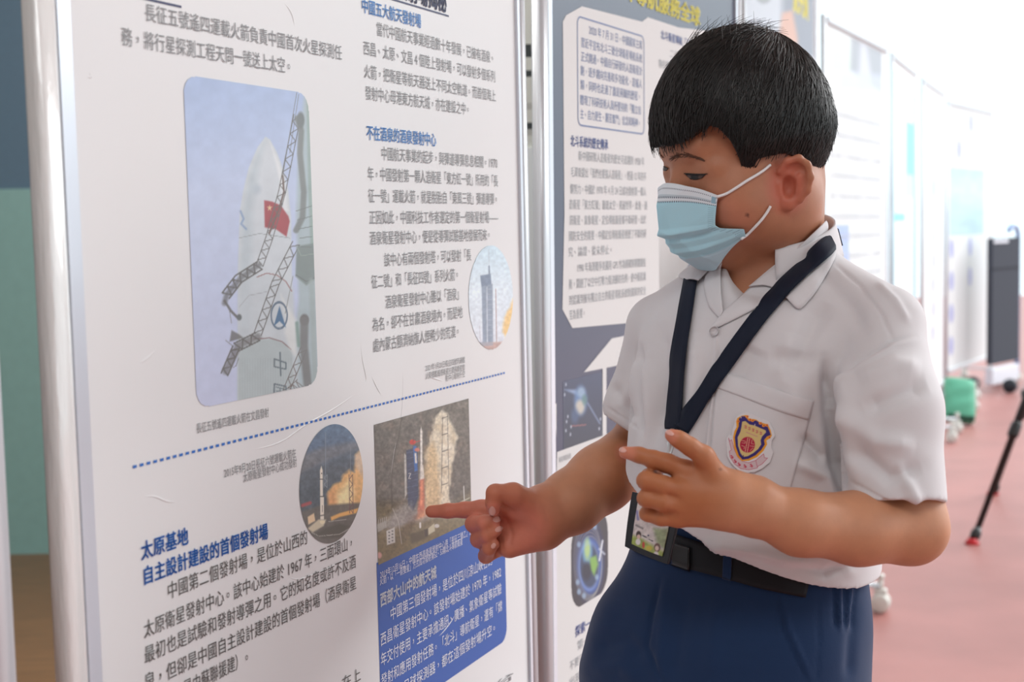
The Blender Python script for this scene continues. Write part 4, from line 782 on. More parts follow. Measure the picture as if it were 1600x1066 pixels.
# open neck
SH.cap(at(1206, 350, 1.425), at(1203, 425, 1.43), .052, .058, .004, 's'); SH.cap(at(1196, 400, 1.37), at(1138, 466, 1.305), .046, .016, .006, 's')
SV, SF = SH.mesh(); SV, SF = biggest(SV, SF); del SH
SV = relax(SV, SF, 4, .5)
SHIRT_MARKS = [
    ([(1290, 560), (1296, 640), (1306, 720), (1316, 765)], 9, -.006), ([(1318, 560), (1326, 660), (1340, 760)], 12, .003),
    ([(1430, 524), (1396, 533), (1344, 563), (1303, 603), (1290, 638), (1297, 673), (1308, 720), (1317, 765)], 3.4, -.0013), ([(1436, 531), (1398, 540), (1349, 570), (1311, 607), (1298, 640), (1305, 673), (1316, 720)], 5, .0012), ([(1396, 533), (1379, 493), (1344, 446), (1303, 411)], 2.8, -.0007),
    ([(1310, 640), (1370, 690), (1430, 700)], 16, .003), ([(1330, 700), (1390, 745), (1440, 730)], 12, -.0028), ([(1350, 640), (1420, 610), (1450, 600)], 14, -.003), ([(1340, 590), (1400, 570), (1440, 575)], 14, .002), ([(1400, 720), (1425, 770), (1440, 806)], 10, .002),
    ([(1240, 520), (1230, 580), (1250, 660)], 22, .003), ([(1180, 540), (1150, 600)], 20, -.0024), ([(1200, 560), (1280, 560)], 14, -.002), ([(1290, 470), (1245, 560), (1230, 600)], 16, -.003),
    ([(1090, 520), (1085, 620), (1075, 720)], 12, .0025), ([(1030, 500), (1040, 600), (1020, 700)], 14, -.003), ([(1010, 560), (1015, 640), (1000, 730)], 10, .003), ([(1050, 560), (1035, 660)], 10, -.002),
    ([(1240, 720), (1290, 745), (1310, 800)], 10, .003), ([(1250, 680), (1290, 720)], 8, -.0028), ([(1100, 850), (1180, 862), (1280, 890)], 9, .004), ([(1230, 880), (1290, 895), (1340, 880)], 7, -.003), ([(1280, 790), (1300, 850), (1330, 895)], 10, .0025),
    ([(955, 600), (975, 630), (990, 660)], 9, -.002), ([(1000, 560), (985, 610), (965, 640)], 9, .0016), ([(1120, 500), (1118, 590), (1100, 740)], 2.5, .0008), ([(1000, 540), (1003, 620), (1006, 690)], 5, -.004),
    ([(948, 636), (1003, 674)], 2.2, -.0006), ([(1322, 748), (1410, 797), (1480, 788)], 2.4, -.0007), ([(1262, 400), (1330, 480), (1355, 530)], 12, -.0016), ([(1370, 440), (1400, 470), (1420, 505)], 6, .001)]
EMB = 2.4; SV = emboss(SV, SF, SHIRT_MARKS); EMB = 1.0
M_SHIRT = mat('white_cotton', rgb(217, 214, 216), rough=.8, spec=.2, sheen=.2, bump=.12, bscale=700, bdist=.0006)
shirt = keep(mesh_obj('shirt', SV, SF, M_SHIRT, None, True), PER); shirt['label'] = 'white short-sleeved school shirt'
shirtT = bvh_of(SV, SF)

# ------------------------------------------------------------------ shorts
st = .0035
PT = Field(np.arange(-.09, .46, st), np.arange(1.17, 1.68, st), np.arange(.47, .985, st))
PT.stack(HIPS, BL, BF, 0, .015, z1=.958, pw=2.2)
for s in (1, -1):
    hx = at(1126, 1100, 1.42); a_ = hx + BL * .054 * s; a_[2] = .715; b_ = hx + BF * .008 + BL * .082 * s; b_[2] = .46; PT.cap(a_, b_, .099, .100, .02)
for s in (1, -1):
    hx = at(1126, 1100, 1.42) + BL * .080 * s + BF * .008; PT.cap([hx[0], hx[1], .44], [hx[0], hx[1], .56], .088, .074, .002, 's')
PT.plane([0, 0, .50], [0, 0, -1], (-.09, 1.17, .47), (.46, 1.68, .55))
PV, PF = PT.mesh(); PV, PF = biggest(PV, PF); del PT; PV = relax(PV, PF, 1, .4)
PV = emboss(PV, PF, [([(1032, 905), (1018, 960), (1010, 1010), (1035, 1066)], 4, -.0028), ([(1040, 905), (1036, 960), (1030, 1066)], 8, .0022), ([(1212, 930), (1225, 985), (1262, 1066)], 3, -.0022), ([(1218, 930), (1232, 985), (1268, 1066)], 4, .0016), ([(1278, 925), (1280, 1000), (1276, 1066)], 2.2, -.0010),
    ([(960, 930), (930, 1000), (915, 1066)], 16, .003), ([(930, 1010), (980, 1000), (1010, 1030)], 12, -.003), ([(925, 1050), (970, 1040), (1000, 1066)], 12, .0025), ([(1075, 920), (1060, 990), (1050, 1066)], 14, -.0024), ([(1120, 930), (1110, 1066)], 14, .0022)]
    + [([(1302 + 9 * k, 905 - k), (1304 + 8 * k, 945), (1306 + 7 * k, 985)], 3.2, .0022 if k % 2 else -.0022) for k in range(5)] + [([(1340, 930), (1330, 1000), (1326, 1066)], 9, -.003)])
M_NAVY = mat('navy_cotton_twill', rgb(30, 52, 86), rough=.85, spec=.15, sheen=.15, bump=.2, bscale=900, bdist=.0006)
shorts = keep(mesh_obj('shorts', PV, PF, M_NAVY, None, True), PER); shorts['label'] = 'navy school shorts'
shortsT = bvh_of(PV, PF)

# socks and shoes
for s in (1, -1):
    hx = at(1126, 1100, 1.42) + BL * .075 * s; an_ = hx - BF * .005
    G = Field(np.arange(hx[0] - .16, hx[0] + .12, .005), np.arange(hx[1] - .20, hx[1] + .10, .005), np.arange(.0, .24, .005)); q = np.array([an_[0], an_[1], 0])
    G.chain([(q + BF * .004 + [0, 0, .205], .052), (q + [0, 0, .08], .045)], .01); v_, f_ = G.mesh(); keep(mesh_obj('sock', relax(v_, f_, 2), f_, mat('white_sock', rgb(225, 225, 225), rough=.9), None, True), PER)
    G.D[:] = 1; G.chain([(q - BF * .02 + [0, 0, .045], .040), (q + BF * .06 + [0, 0, .040], .042), (q + BF * .125 + [0, 0, .034], .040)], .02); G.plane([0, 0, .006], [0, 0, -1], (-9, -9, -9), (9, 9, 9)); v_, f_ = G.mesh(); keep(mesh_obj('shoe', relax(v_, f_, 2), f_, mat('black_shoe_leather', rgb(26, 26, 28), rough=.35), None, True), PER)
# ------------------------------------------------------------------ helpers that lay things on a surface
def quad_sheet(name, fold, outer, bvhs, o0, o1, m, parent, n=24, k=10, thick=.0012, curve=0.0):
    """sheet between two pixel polylines laid on the first surface hit"""
    def res(pl, n):
        L = [0]; 
        for a, b in zip(pl, pl[1:]): L.append(L[-1] + math.dist(a, b))
        u = np.linspace(0, L[-1], n); return np.stack([np.interp(u, L, [q[0] for q in pl]), np.interp(u, L, [q[1] for q in pl])], 1)
    A = res(fold, n); B = res(outer, n); V = np.zeros((n, k, 3)); N = np.zeros((n, k, 3))
    for i in range(n):
        for j in range(k):
            t = j / (k - 1); q = A[i] * (1 - t) + B[i] * t; off = o0 * (1 - t) + o1 * t + curve * math.sin(math.pi * t); V[i, j], N[i, j] = hit(bvhs, q[0], q[1], off)
    return sheet(name, V, N, m, parent, thick)
def hit(bvhs, px, py, off):
    best = None
    for b in bvhs:
        p, nn = shoot(b, px, py, 0)
        if p is not None:
            d = (p - CAM) @ FW
            if best is None or d < best[0]: best = (d, p, nn)
    if best is None: return np.array([np.nan] * 3), np.array([0, 0, 1.])
    tocam = CAM - best[1]; tocam /= np.linalg.norm(tocam); nn = best[2] * .6 + tocam * .4; nn /= np.linalg.norm(nn); return best[1] + off * nn, nn
def sheet(name, V, N, m, parent, thick, cols=None, smooth_it=2):
    n, k = V.shape[:2]
    bad = np.isnan(V[..., 0])
    if bad.any():          # fill gaps from the nearest good neighbours
        for _ in range(60):
            bad = np.isnan(V[..., 0])
            if not bad.any(): break
            for i, j in zip(*np.nonzero(bad)):
                c = [V[a, b] for a, b in ((i - 1, j), (i + 1, j), (i, j - 1), (i, j + 1)) if 0 <= a < n and 0 <= b < k and not np.isnan(V[a, b, 0])]
                if c: V[i, j] = np.mean(c, 0)
    for _ in range(smooth_it):
        W = V.copy()
        W[1:-1] = .5 * W[1:-1] + .25 * (V[:-2] + V[2:]); X = W.copy(); X[:, 1:-1] = .5 * W[:, 1:-1] + .25 * (W[:, :-2] + W[:, 2:]); V = X
    idx = np.arange(n * k).reshape(n, k); f = np.stack([idx[:-1, :-1], idx[1:, :-1], idx[1:, 1:], idx[:-1, 1:]], -1).reshape(-1, 4); P = V.reshape(-1, 3); NN = N.reshape(-1, 3); nv = n * k
    P2 = np.concatenate([P, P - NN * thick]); rim = [idx[0, :], idx[:, -1], idx[-1, ::-1], idx[::-1, 0]]; loop = np.concatenate([r[:-1] for r in rim]); nx = np.roll(loop, -1)
    side = np.stack([loop, nx, nx + nv, loop + nv], 1); F = np.concatenate([f, f[:, ::-1] + nv, side])
    nf = np.cross(P[f[:, 2]] - P[f[:, 0]], P[f[:, 3]] - P[f[:, 1]]); 
    if np.einsum('ij,ij->i', nf, CAM - P[f[:, 0]]).sum() < 0: F = F[:, ::-1]
    c2 = None if cols is None else np.concatenate([cols.reshape(-1, 3)] * 2)
    o = mesh_obj(name, P2, F.copy(), m, None, True, c2)
    if parent is not None:
        if parent.type == 'EMPTY': keep(o, parent)
        else: o.parent = parent
    o['_v'] = 0; del o['_v']; return o
def bvh_obj(o): return BVHTree.FromPolygons([tuple(v.co) for v in o.data.vertices], [tuple(p.vertices) for p in o.data.polygons])
def ribbon(name, pts, widths, bvhs, off, m, parent, n=60, k=5, thick=.0012):
    L = [0]
    for a, b in zip(pts, pts[1:]): L.append(L[-1] + math.dist(a, b))
    u = np.linspace(0, L[-1], n); X = np.interp(u, L, [p[0] for p in pts]); Y = np.interp(u, L, [p[1] for p in pts]); W = np.interp(u, L, widths)
    for _ in range(4): X[1:-1] = .5 * X[1:-1] + .25 * (X[:-2] + X[2:]); Y[1:-1] = .5 * Y[1:-1] + .25 * (Y[:-2] + Y[2:])
    tx = np.gradient(X); ty = np.gradient(Y); l = np.hypot(tx, ty); V = np.zeros((n, k, 3)); N = np.zeros((n, k, 3))
    for i in range(n):
        for j in range(k):
            w = (j / (k - 1) - .5) * W[i]; V[i, j], N[i, j] = hit(bvhs, X[i] - ty[i] / l[i] * w, Y[i] + tx[i] / l[i] * w, off)
    return sheet(name, V, N, m, parent, thick, smooth_it=3)
def patch(name, poly, bvhs, off, m, parent, step=1.0, thick=.0008, painter=None):
    """piece of cloth / print with an outline given in photo pixels"""
    xs = np.arange(min(p[0] for p in poly), max(p[0] for p in poly) + step, step); ys = np.arange(min(p[1] for p in poly), max(p[1] for p in poly) + step, step)
    X, Y = np.meshgrid(xs, ys); sd = poly_sd(X, Y, poly); ins = sd <= 0; V = np.zeros(X.shape + (3,)); N = np.zeros(X.shape + (3,)); need = sd <= step * 1.6
    for i, j in zip(*np.nonzero(need)):
        V[i, j], N[i, j] = hit(bvhs, X[i, j], Y[i, j], off)
    ok = need & ~np.isnan(V[..., 0]); ins &= ok
    idx = np.arange(X.size).reshape(X.shape); q = ins[:-1, :-1].astype(int) + ins[1:, :-1] + ins[1:, 1:] + ins[:-1, 1:]; al = ok[:-1, :-1] & ok[1:, :-1] & ok[1:, 1:] & ok[:-1, 1:]; kk = (q >= 2) & al
    f = np.stack([idx[:-1, :-1][kk], idx[:-1, 1:][kk], idx[1:, 1:][kk], idx[1:, :-1][kk]], 1); us = np.unique(f); re = np.full(X.size, -1); re[us] = np.arange(len(us)); f = re[f]; P = V.reshape(-1, 3)[us]; NN = N.reshape(-1, 3)[us]
    c = None
    if painter: pn = Paint(X, Y); painter(pn); c = pn.c.reshape(-1, 3)[us]
    nv = len(P); edges = {}
    for a in f:
        for i in range(4): e_ = (a[i], a[(i + 1) % 4]); edges[e_] = edges.get(e_, 0) + 1
    side = [(b, a, a + nv, b + nv) for (a, b) in edges if (b, a) not in edges]
    F = np.concatenate([f[:, ::-1], f + nv, np.array(side)[:, ::-1]]); P2 = np.concatenate([P, P - NN * thick]); o = mesh_obj(name, P2, F.copy(), m, None, True, None if c is None else np.concatenate([c, c]))
    if parent is not None:
        if parent.type == 'EMPTY': keep(o, parent)
        else: o.parent = parent
    return o

# ------------------------------------------------------------------ hair
M_HAIR = mat('black_hair', rgb(24, 22, 21), rough=.42, spec=.35, bump=.5, bscale=60, stretch=(6, 6, 1), bdist=.002)
HCEN = np.array([0, .001, .008]); HRAD = np.array([.0805, .1015, .1065])
HL_A = [0, 7, 15, 21, 27, 32, 37, 42, 44.5, 46, 48, 51, 57, 66, 79, 87, 94, 107, 125, 150, 180]
HL_Z = [.014, .012, .014, .017, .022, .025, .021, .008, -.006, -.028, -.036, -.030, -.018, -.018, -.019, -.025, -.055, -.066, -.068, -.070, -.070]
def hairline(az): return np.interp(np.abs(np.degrees(az)), HL_A, HL_Z)
HF_ = Field(np.arange(.09, .43, .002), np.arange(1.25, 1.56, .002), np.arange(1.18, 1.475, .002))
_X, _Y, _Z = np.meshgrid(*HF_.g, indexing='ij'); _q = [(_X - HC[0]) * a[0] + (_Y - HC[1]) * a[1] + (_Z - HC[2]) * a[2] for a in (hl, hf, hu)]
_k0 = np.sqrt(sum(((_q[i] - HCEN[i]) / HRAD[i]) ** 2 for i in range(3))); _d = (_k0 - 1) * .09; _az = np.arctan2(_q[0], _q[1] + .006)
_taper = np.clip(-.005 - _q[2], 0, .1) * .16; _d = _d + _taper
HF_.D = np.maximum(_d, (hairline(_az) - _q[2]) * .8).astype(np.float32); del _X, _Y, _Z, _q, _k0, _d, _az, _taper
hv, hfaces = HF_.mesh(); hv, hfaces = biggest(hv, hfaces); hv = relax(hv, hfaces, 1, .4); del HF_
hair = keep(mesh_obj('hair', hv, hfaces, M_HAIR, None, True), PER); hair['label'] = 'short straight black hair with a fringe'
# strands lying over the cap, combed away from the crown
cr = np.array([.05, -.50, .86]); cr /= np.linalg.norm(cr); c1 = np.cross(cr, [1., 0, 0]); c1 /= np.linalg.norm(c1); c2 = np.cross(cr, c1)
SV_, SF_ = [], []; cnt = 0; NS = 5200
for s_ in range(NS):
    ph = RNG.uniform(0, 2 * math.pi); th = math.acos(1 - RNG.uniform(0, 1) * 1.75); ln = RNG.uniform(.22, .55); wv = RNG.normal(0, .10); lift = RNG.uniform(.0, .018) + (.012 if RNG.random() < .10 else 0); tail = RNG.uniform(-.001, .0065); tf = RNG.uniform(0, 1) ** 2 * .010; pts = []
    for q in range(7):
        t = th + ln * q / 6; p_ = ph + wv * (q / 6) ** 1.5 + .25 * math.sin(t); dr = cr * math.cos(t) + (c1 * math.cos(p_) + c2 * math.sin(p_)) * math.sin(t)
        loc = HCEN + HRAD * dr * (1.002 + lift * (q / 6) + .004 * math.sin(3 * ph + q)); az = math.atan2(loc[0], loc[1] + .006); z0 = float(hairline(az))
        dep = max(0, -.005 - loc[2]) * .16 / .09; loc = HCEN + (loc - HCEN) * (1 - dep)
        if loc[2] < z0 - tail - (tf if abs(az) < .6 else 0): break
        pts.append(H(*loc))
    if len(pts) < 3: continue
    w0 = RNG.uniform(.0004, .0010); base = cnt
    for i, p in enumerate(pts):
        tg = pts[min(i + 1, len(pts) - 1)] - pts[max(i - 1, 0)]; tg /= np.linalg.norm(tg) + 1e-9; up_ = p - HC; up_ /= np.linalg.norm(up_); sd = np.cross(tg, up_); w = w0 * (1.0 - .85 * i / (len(pts) - 1)) + .00012
        SV_ += [p - sd * w, p + sd * w, p + up_ * w * .9]; cnt += 3
        if i:
            o = cnt - 6
            for a, b in ((0, 1), (1, 2), (2, 0)): SF_.append((o + a, o + b, o + 3 + b, o + 3 + a))
# short bristles at the nape and flyaway hairs near the crown
for s_ in range(700):
    if s_ < 560: az = RNG.uniform(math.radians(100), math.radians(200)); z = RNG.uniform(-.09, .05)
    else: az = RNG.uniform(-3.1, 3.1); z = .085
    zz = np.clip((z - HCEN[2]) / HRAD[2], -.98, .98); r_ = math.sqrt(1 - zz * zz)
    if s_ >= 560: zz = RNG.uniform(.86, .99); r_ = math.sqrt(1 - zz * zz)
    loc = HCEN + HRAD * np.array([math.sin(az) * r_, math.cos(az) * r_, zz]); dep = max(0, -.005 - loc[2]) * .16 / .09; loc = HCEN + (loc - HCEN) * (1 - dep)
    if loc[2] < hairline(az) - .002: continue
    nrm = (loc - HCEN) / HRAD ** 2; nrm /= np.linalg.norm(nrm); dn = np.array([0, 0, -1.]) if s_ < 560 else np.array([RNG.normal(0, 1), -.8, .2]); dn = dn - nrm * (dn @ nrm); dn /= np.linalg.norm(dn) + 1e-9; L_ = RNG.uniform(.005, .010) if s_ < 560 else RNG.uniform(.015, .035); o_f = RNG.uniform(.15, .55)
    pts = [H(*(loc + (dn * t + nrm * o_f * (t - .4 * t * t)) * L_)) for t in (0, .5, 1)]
    for i, p in enumerate(pts):
        tg = pts[2] - pts[0]; tg /= np.linalg.norm(tg); sd = np.cross(tg, FW); sd /= np.linalg.norm(sd) + 1e-9; w = .0004 * (1 - .8 * i / 2); SV_ += [p - sd * w, p + sd * w, p + np.cross(sd, tg) * w]; cnt += 3
        if i:
            o = cnt - 6
            for a, b in ((0, 1), (1, 2), (2, 0)): SF_.append((o + a, o + b, o + 3 + b, o + 3 + a))
strands = mesh_obj('hair_strands', np.array(SV_), np.array(SF_), mat('black_hair_strand', rgb(30, 27, 25), rough=.38, spec=.45), hair, True); strands['kind'] = 'stuff'

# ------------------------------------------------------------------ eyes and brows
M_EYE = mat('dark_eye', vcol=True, rough=.3, spec=.35)
def p_eye(p): p.fill((44, 28, 24)); p.ell(1086, 277, 6, 6, (20, 14, 14), .3); p.ell(1076, 277, 4, 3, (150, 128, 120), .8, .5); p.ell(1095, 277, 4, 3, (120, 96, 88), .8, .5)
def p_eye2(p): p.fill((40, 26, 22)); p.ell(1037, 263, 4, 5, (18, 12, 12), .3); p.ell(1042, 264, 2, 2, (140, 118, 110), .8, .4)
e1 = patch('eye', [(1070, 272), (1078, 272.5), (1090, 274), (1103, 272), (1097, 278), (1088, 281), (1079, 280)], [bodyT], .0007, M_EYE, PER, .6, .0006, p_eye); e2 = patch('eye', [(1030.5, 258), (1036, 260), (1044, 264), (1041, 267), (1035, 266), (1031, 263)], [bodyT], .0007, M_EYE, PER, .6, .0006, p_eye2)
M_LASH = mat('lash', rgb(22, 16, 14), rough=.6)
for nm_, pl, w_ in (('eyelash', [(1069, 271), (1080, 272), (1092, 273), (1106, 271.5)], [1.2, 2.2, 2.4, 1]), ('eyelash', [(1029, 257), (1036, 259.5), (1045, 263.5)], [1, 2, 1])): ribbon(nm_, pl, w_, [bodyT], .0012, M_LASH, PER, 16, 3, .0005)
M_BROW = mat('brow_hair', rgb(104, 72, 56), rough=.8)
# soft brow colour on the skin, with fine hairs over it
bh = bmesh.new()
def brow_pt(c, t): return (c[0][0] + (c[1][0] - c[0][0]) * t, (1 - t) ** 2 * c[0][1] + 2 * t * (1 - t) * c[2] + t * t * c[1][1])
for c, n_h, sp in ((((1045, 249), (1101, 252), 235), 150, 2.6), (((1020, 233), (1037, 247), 238), 50, 1.6)):
    for k in range(n_h):
        t = RNG.random() * .92; j_ = RNG.normal(0, sp) * (1 - .5 * t); x0, y0 = brow_pt(c, t); x1, y1 = brow_pt(c, t + .10)
        q0, _ = hit([bodyT], x0, y0 + j_, .0002); q1, _ = hit([bodyT], x1, y1 + j_ * .6 - .4, .0006)
        if np.isnan(q0[0]) or np.isnan(q1[0]) or np.linalg.norm(q1 - q0) > .015: continue
        bm_tube(bh, [q0, (q0 + q1) / 2, q1], [.00022, .0002, .00008], 4)
keep(bm_obj('eyebrows', bh, M_BROW, None, True), PER)

M_NAIL = mat('fingernail', rgb(226, 172, 158), rough=.28, spec=.5)
for cx, cy, rx, ry, an in ((769, 799, 5, 7.5, 0), (776.5, 812, 6.5, 4, -8), (779.5, 827, 6.5, 3.8, -25), (771, 853, 3.4, 4.5, 30), (1046, 676.5, 7.5, 3.6, 25), (973, 703.5, 6, 3.6, 15)):
    a_ = math.radians(an); pl = [(cx + rx * math.cos(t) * math.cos(a_) - ry * math.sin(t) * math.sin(a_), cy + rx * math.cos(t) * math.sin(a_) + ry * math.sin(t) * math.cos(a_)) for t in np.linspace(0, 2 * math.pi, 24, endpoint=False)]
    o = patch('fingernail', pl, [bodyT], .0005, M_NAIL, body, .6, .0008)

# ------------------------------------------------------------------ surgical mask
loc_ = (BV - HC) @ HR.T; sel = (loc_[:, 1] > .015) & (loc_[:, 2] > -.135) & (loc_[:, 2] < -.018) & (np.abs(loc_[:, 0]) < .085); hp = loc_[sel][::7]
cc0 = np.array([0, .02, -.065]); hp = np.concatenate([cc0 + (hp - cc0) * 1.045, [[0, .122, -.070], [.012, .117, -.075], [-.012, .117, -.075], [0, .106, -.100], [.02, .097, -.102], [-.02, .097, -.102], [0, .06, -.132], [.03, .05, -.130], [-.03, .05, -.130], [.060, .03, -.112], [-.060, .03, -.112]]])
bmh = bmesh.new(); [bmh.verts.new(v) for v in hp]; bmesh.ops.convex_hull(bmh, input=bmh.verts[:]); hullT = BVHTree.FromBMesh(bmh); bmh.free()
def mask_pt(az, z):
    d = Vector((math.sin(az), math.cos(az), 0)); p, n_, _, _ = hullT.ray_cast(Vector((0, .02, z)) + d * .3, -d)
    return (np.array(p) if p is not None else np.array([np.nan] * 3)), d
MA = .71; NU_, NV_ = 240, 170; MV = np.full((NU_, NV_, 3), np.nan); MN = np.zeros((NU_, NV_, 3)); MC = np.zeros((NU_, NV_, 3))
for i in range(NU_):
    u = i / (NU_ - 1) * 2 - 1
    for j in range(NV_):
        v = j / (NV_ - 1); amax = float(np.interp(v, [0, .5, .56, .66, .80, 1], [.71, .60, .64, .93, .93, .62])); az = u * amax; au = abs(u)
        zt_ = -.0235 - .020 * au ** 1.6; zb = -.124 + .022 * au ** 2.0; p, d = mask_pt(az, zt_ + (zb - zt_) * v)
        if not np.isnan(p[0]):
            fold = .0030 * (((v - .10) / .27) % 1.0) if .46 < v < .97 else 0; fold = .0028 * max(0, 1 - abs(v - .50) / .06) - .003 * max(0, 1 - abs(v - .56) / .05) + .0022 * max(0, 1 - abs(v - .72) / .05) - .0025 * max(0, 1 - abs(v - .78) / .05); fold *= (1 - au ** 6)
            rad = .0012 + fold + .0025 * math.sin(7 * u + 4 * v) * .3; MV[i, j] = H(*(p + np.array(d) * rad)); MN[i, j] = hl * d[0] + hf * d[1]
        base = np.array([176, 222, 236.]) if v > .16 else np.array([222, 230, 236.])
        if v > .80: base = base * .4 + np.array([190, 210, 222.]) * .6
        if .10 < v < .13: base = np.array([190, 204, 212.])
        for vr in (.045, .125, .165):
            if abs(v - vr) < .007 and (i % 4 < 2): base = np.array([104, 112, 126.])
        if .86 < au < .97 and .2 < v < .72 and j % 5 == 0 and i % 3 > 0: base = np.array([116, 152, 172.])
        if .90 < au < .98 and .04 < v < .14: base = np.array([150, 186, 204.])
        MC[i, j] = base / 255
M_MASK = mat('blue_nonwoven_mask', vcol=True, rough=.75, spec=.2, bump=.1, bscale=500, bdist=.0006, sss=.1, sss_col=(.8, 1, 1))
mask_o = sheet('face_mask', MV, MN, M_MASK, PER, .0010, MC, 2); mask_o['label'] = 'pale blue pleated face mask'
maskT = bvh_obj(mask_o)
M_LOOP = mat('white_elastic', rgb(232, 230, 230), rough=.7)
def loop_tube(pts):
    pp = [hit([bodyT, maskT], x, y, .0016)[0] for x, y in pts]; pp = [p for p in pp if not np.isnan(p[0])]; o = tube_obj('ear_loop', catmull(pp, 6), .0014, M_LOOP, None, 8); o.parent = mask_o; return o
loop_tube([(1120, 308), (1135, 303), (1150, 294), (1165, 284), (1180, 275), (1192, 267), (1203, 258)]); loop_tube([(1158, 373), (1168, 365), (1180, 353), (1190, 342), (1198, 331), (1203, 322)])

# ------------------------------------------------------------------ collar, button, pocket, badge
SB = [shirtT, bodyT]
lap = quad_sheet('lapel', [(1113, 513), (1130, 489), (1152, 470), (1182, 441)], [(1109, 519), (1140, 504), (1180, 484), (1224, 458)], SB, .003, .0022, M_SHIRT, shirt, 26, 10, .0012, .002)
leafL = quad_sheet('collar', [(1172, 450), (1205, 420), (1235, 391), (1262, 366), (1284, 344)], [(1210, 447), (1248, 488), (1272, 462), (1296, 424), (1312, 388)], SB, .0065, .0035, M_SHIRT, shirt, 30, 12, .0014, .003)
leafR = quad_sheet('collar', [(1128, 404), (1122, 412), (1108, 428), (1094, 442)], [(1074, 407), (1064, 420), (1058, 434), (1074, 440)], SB, .006, .0035, M_SHIRT, shirt, 20, 10, .0014, .003)
lapR = quad_sheet('lapel', [(1128, 408), (1127, 430), (1128, 460), (1131, 488)], [(1104, 428), (1100, 450), (1108, 480), (1126, 500)], SB, .004, .0022, M_SHIRT, shirt, 20, 8, .0012, .0015)
# collar band standing round the neck
NC = at(1206, 392, 1.43); CVs = np.zeros((60, 9, 3)); CNs = np.zeros((60, 9, 3))
for i in range(60):
    ps = math.radians(-150 + 300 * i / 59) + math.pi; dr = math.cos(ps) * BF + math.sin(ps) * BL; back = (1 - math.cos(ps)) / 2; zf = 1.222 + .040 * back
    ringp = [(.0585, 1.200), (.0590, 1.212), (.0598, zf - .006), (.0606, zf), (.0618, zf + .0015), (.0634, zf), (.066, zf - .012), (.069, zf - .024), (.071, zf - .034)]
    for j, (r_, z_) in enumerate(ringp): CVs[i, j] = np.array([NC[0], NC[1], 0]) + dr * r_ * (.96 + .10 * abs(math.sin(ps))) + np.array([0, 0, z_]); CNs[i, j] = dr if j > 4 else -dr
sheet('collar_band', CVs, CNs, M_SHIRT, shirt, .0010, None, 1)
colT = [bvh_obj(o) for o in (lap, leafL, leafR, lapR)]
bp, bn = hit([shirtT] + colT, 1118.5, 519, .0028); bmB = bmesh.new(); bn = bn / np.linalg.norm(bn)
bm_tube(bmB, [bp - bn * .001, bp + bn * .0012, bp + bn * .0018, bp + bn * .0012, bp + bn * .0010], [.0047, .0047, .0038, .0030, .0005], 20)
for a in range(4): u_ = np.cross(bn, [0, 0, 1.]); u_ /= np.linalg.norm(u_); v_ = np.cross(bn, u_); c_ = bp + .0012 * (u_ * (1 if a % 2 else -1) + v_ * (1 if a > 1 else -1)) + bn * .0012; bm_tube(bmB, [c_, c_ + bn * .0004], .0005, 6)
bo = bm_obj('button', bmB, mat('shirt_button', rgb(222, 218, 220), rough=.3), None, True); bo.parent = shirt
pk = quad_sheet('pocket', [(1121, 579), (1158, 590), (1194, 602), (1231, 615), (1272, 626)], [(1108, 738), (1140, 752), (1172, 762), (1202, 768), (1233, 772)], [shirtT], .0013, .0011, M_SHIRT, shirt, 40, 40, .0012, .001)
pkT = bvh_obj(pk)
hm_ = quad_sheet('pocket_hem', [(1121, 579), (1158, 590), (1194, 602), (1231, 615), (1272, 626)], [(1119, 606), (1155, 619), (1190, 633), (1226, 646), (1263, 657)], [pkT, shirtT], .0007, .0006, M_SHIRT, pk, 40, 8, .0008)
def bq(x, y): return (1130 + x / 8.2, 630 + y / 8.2)
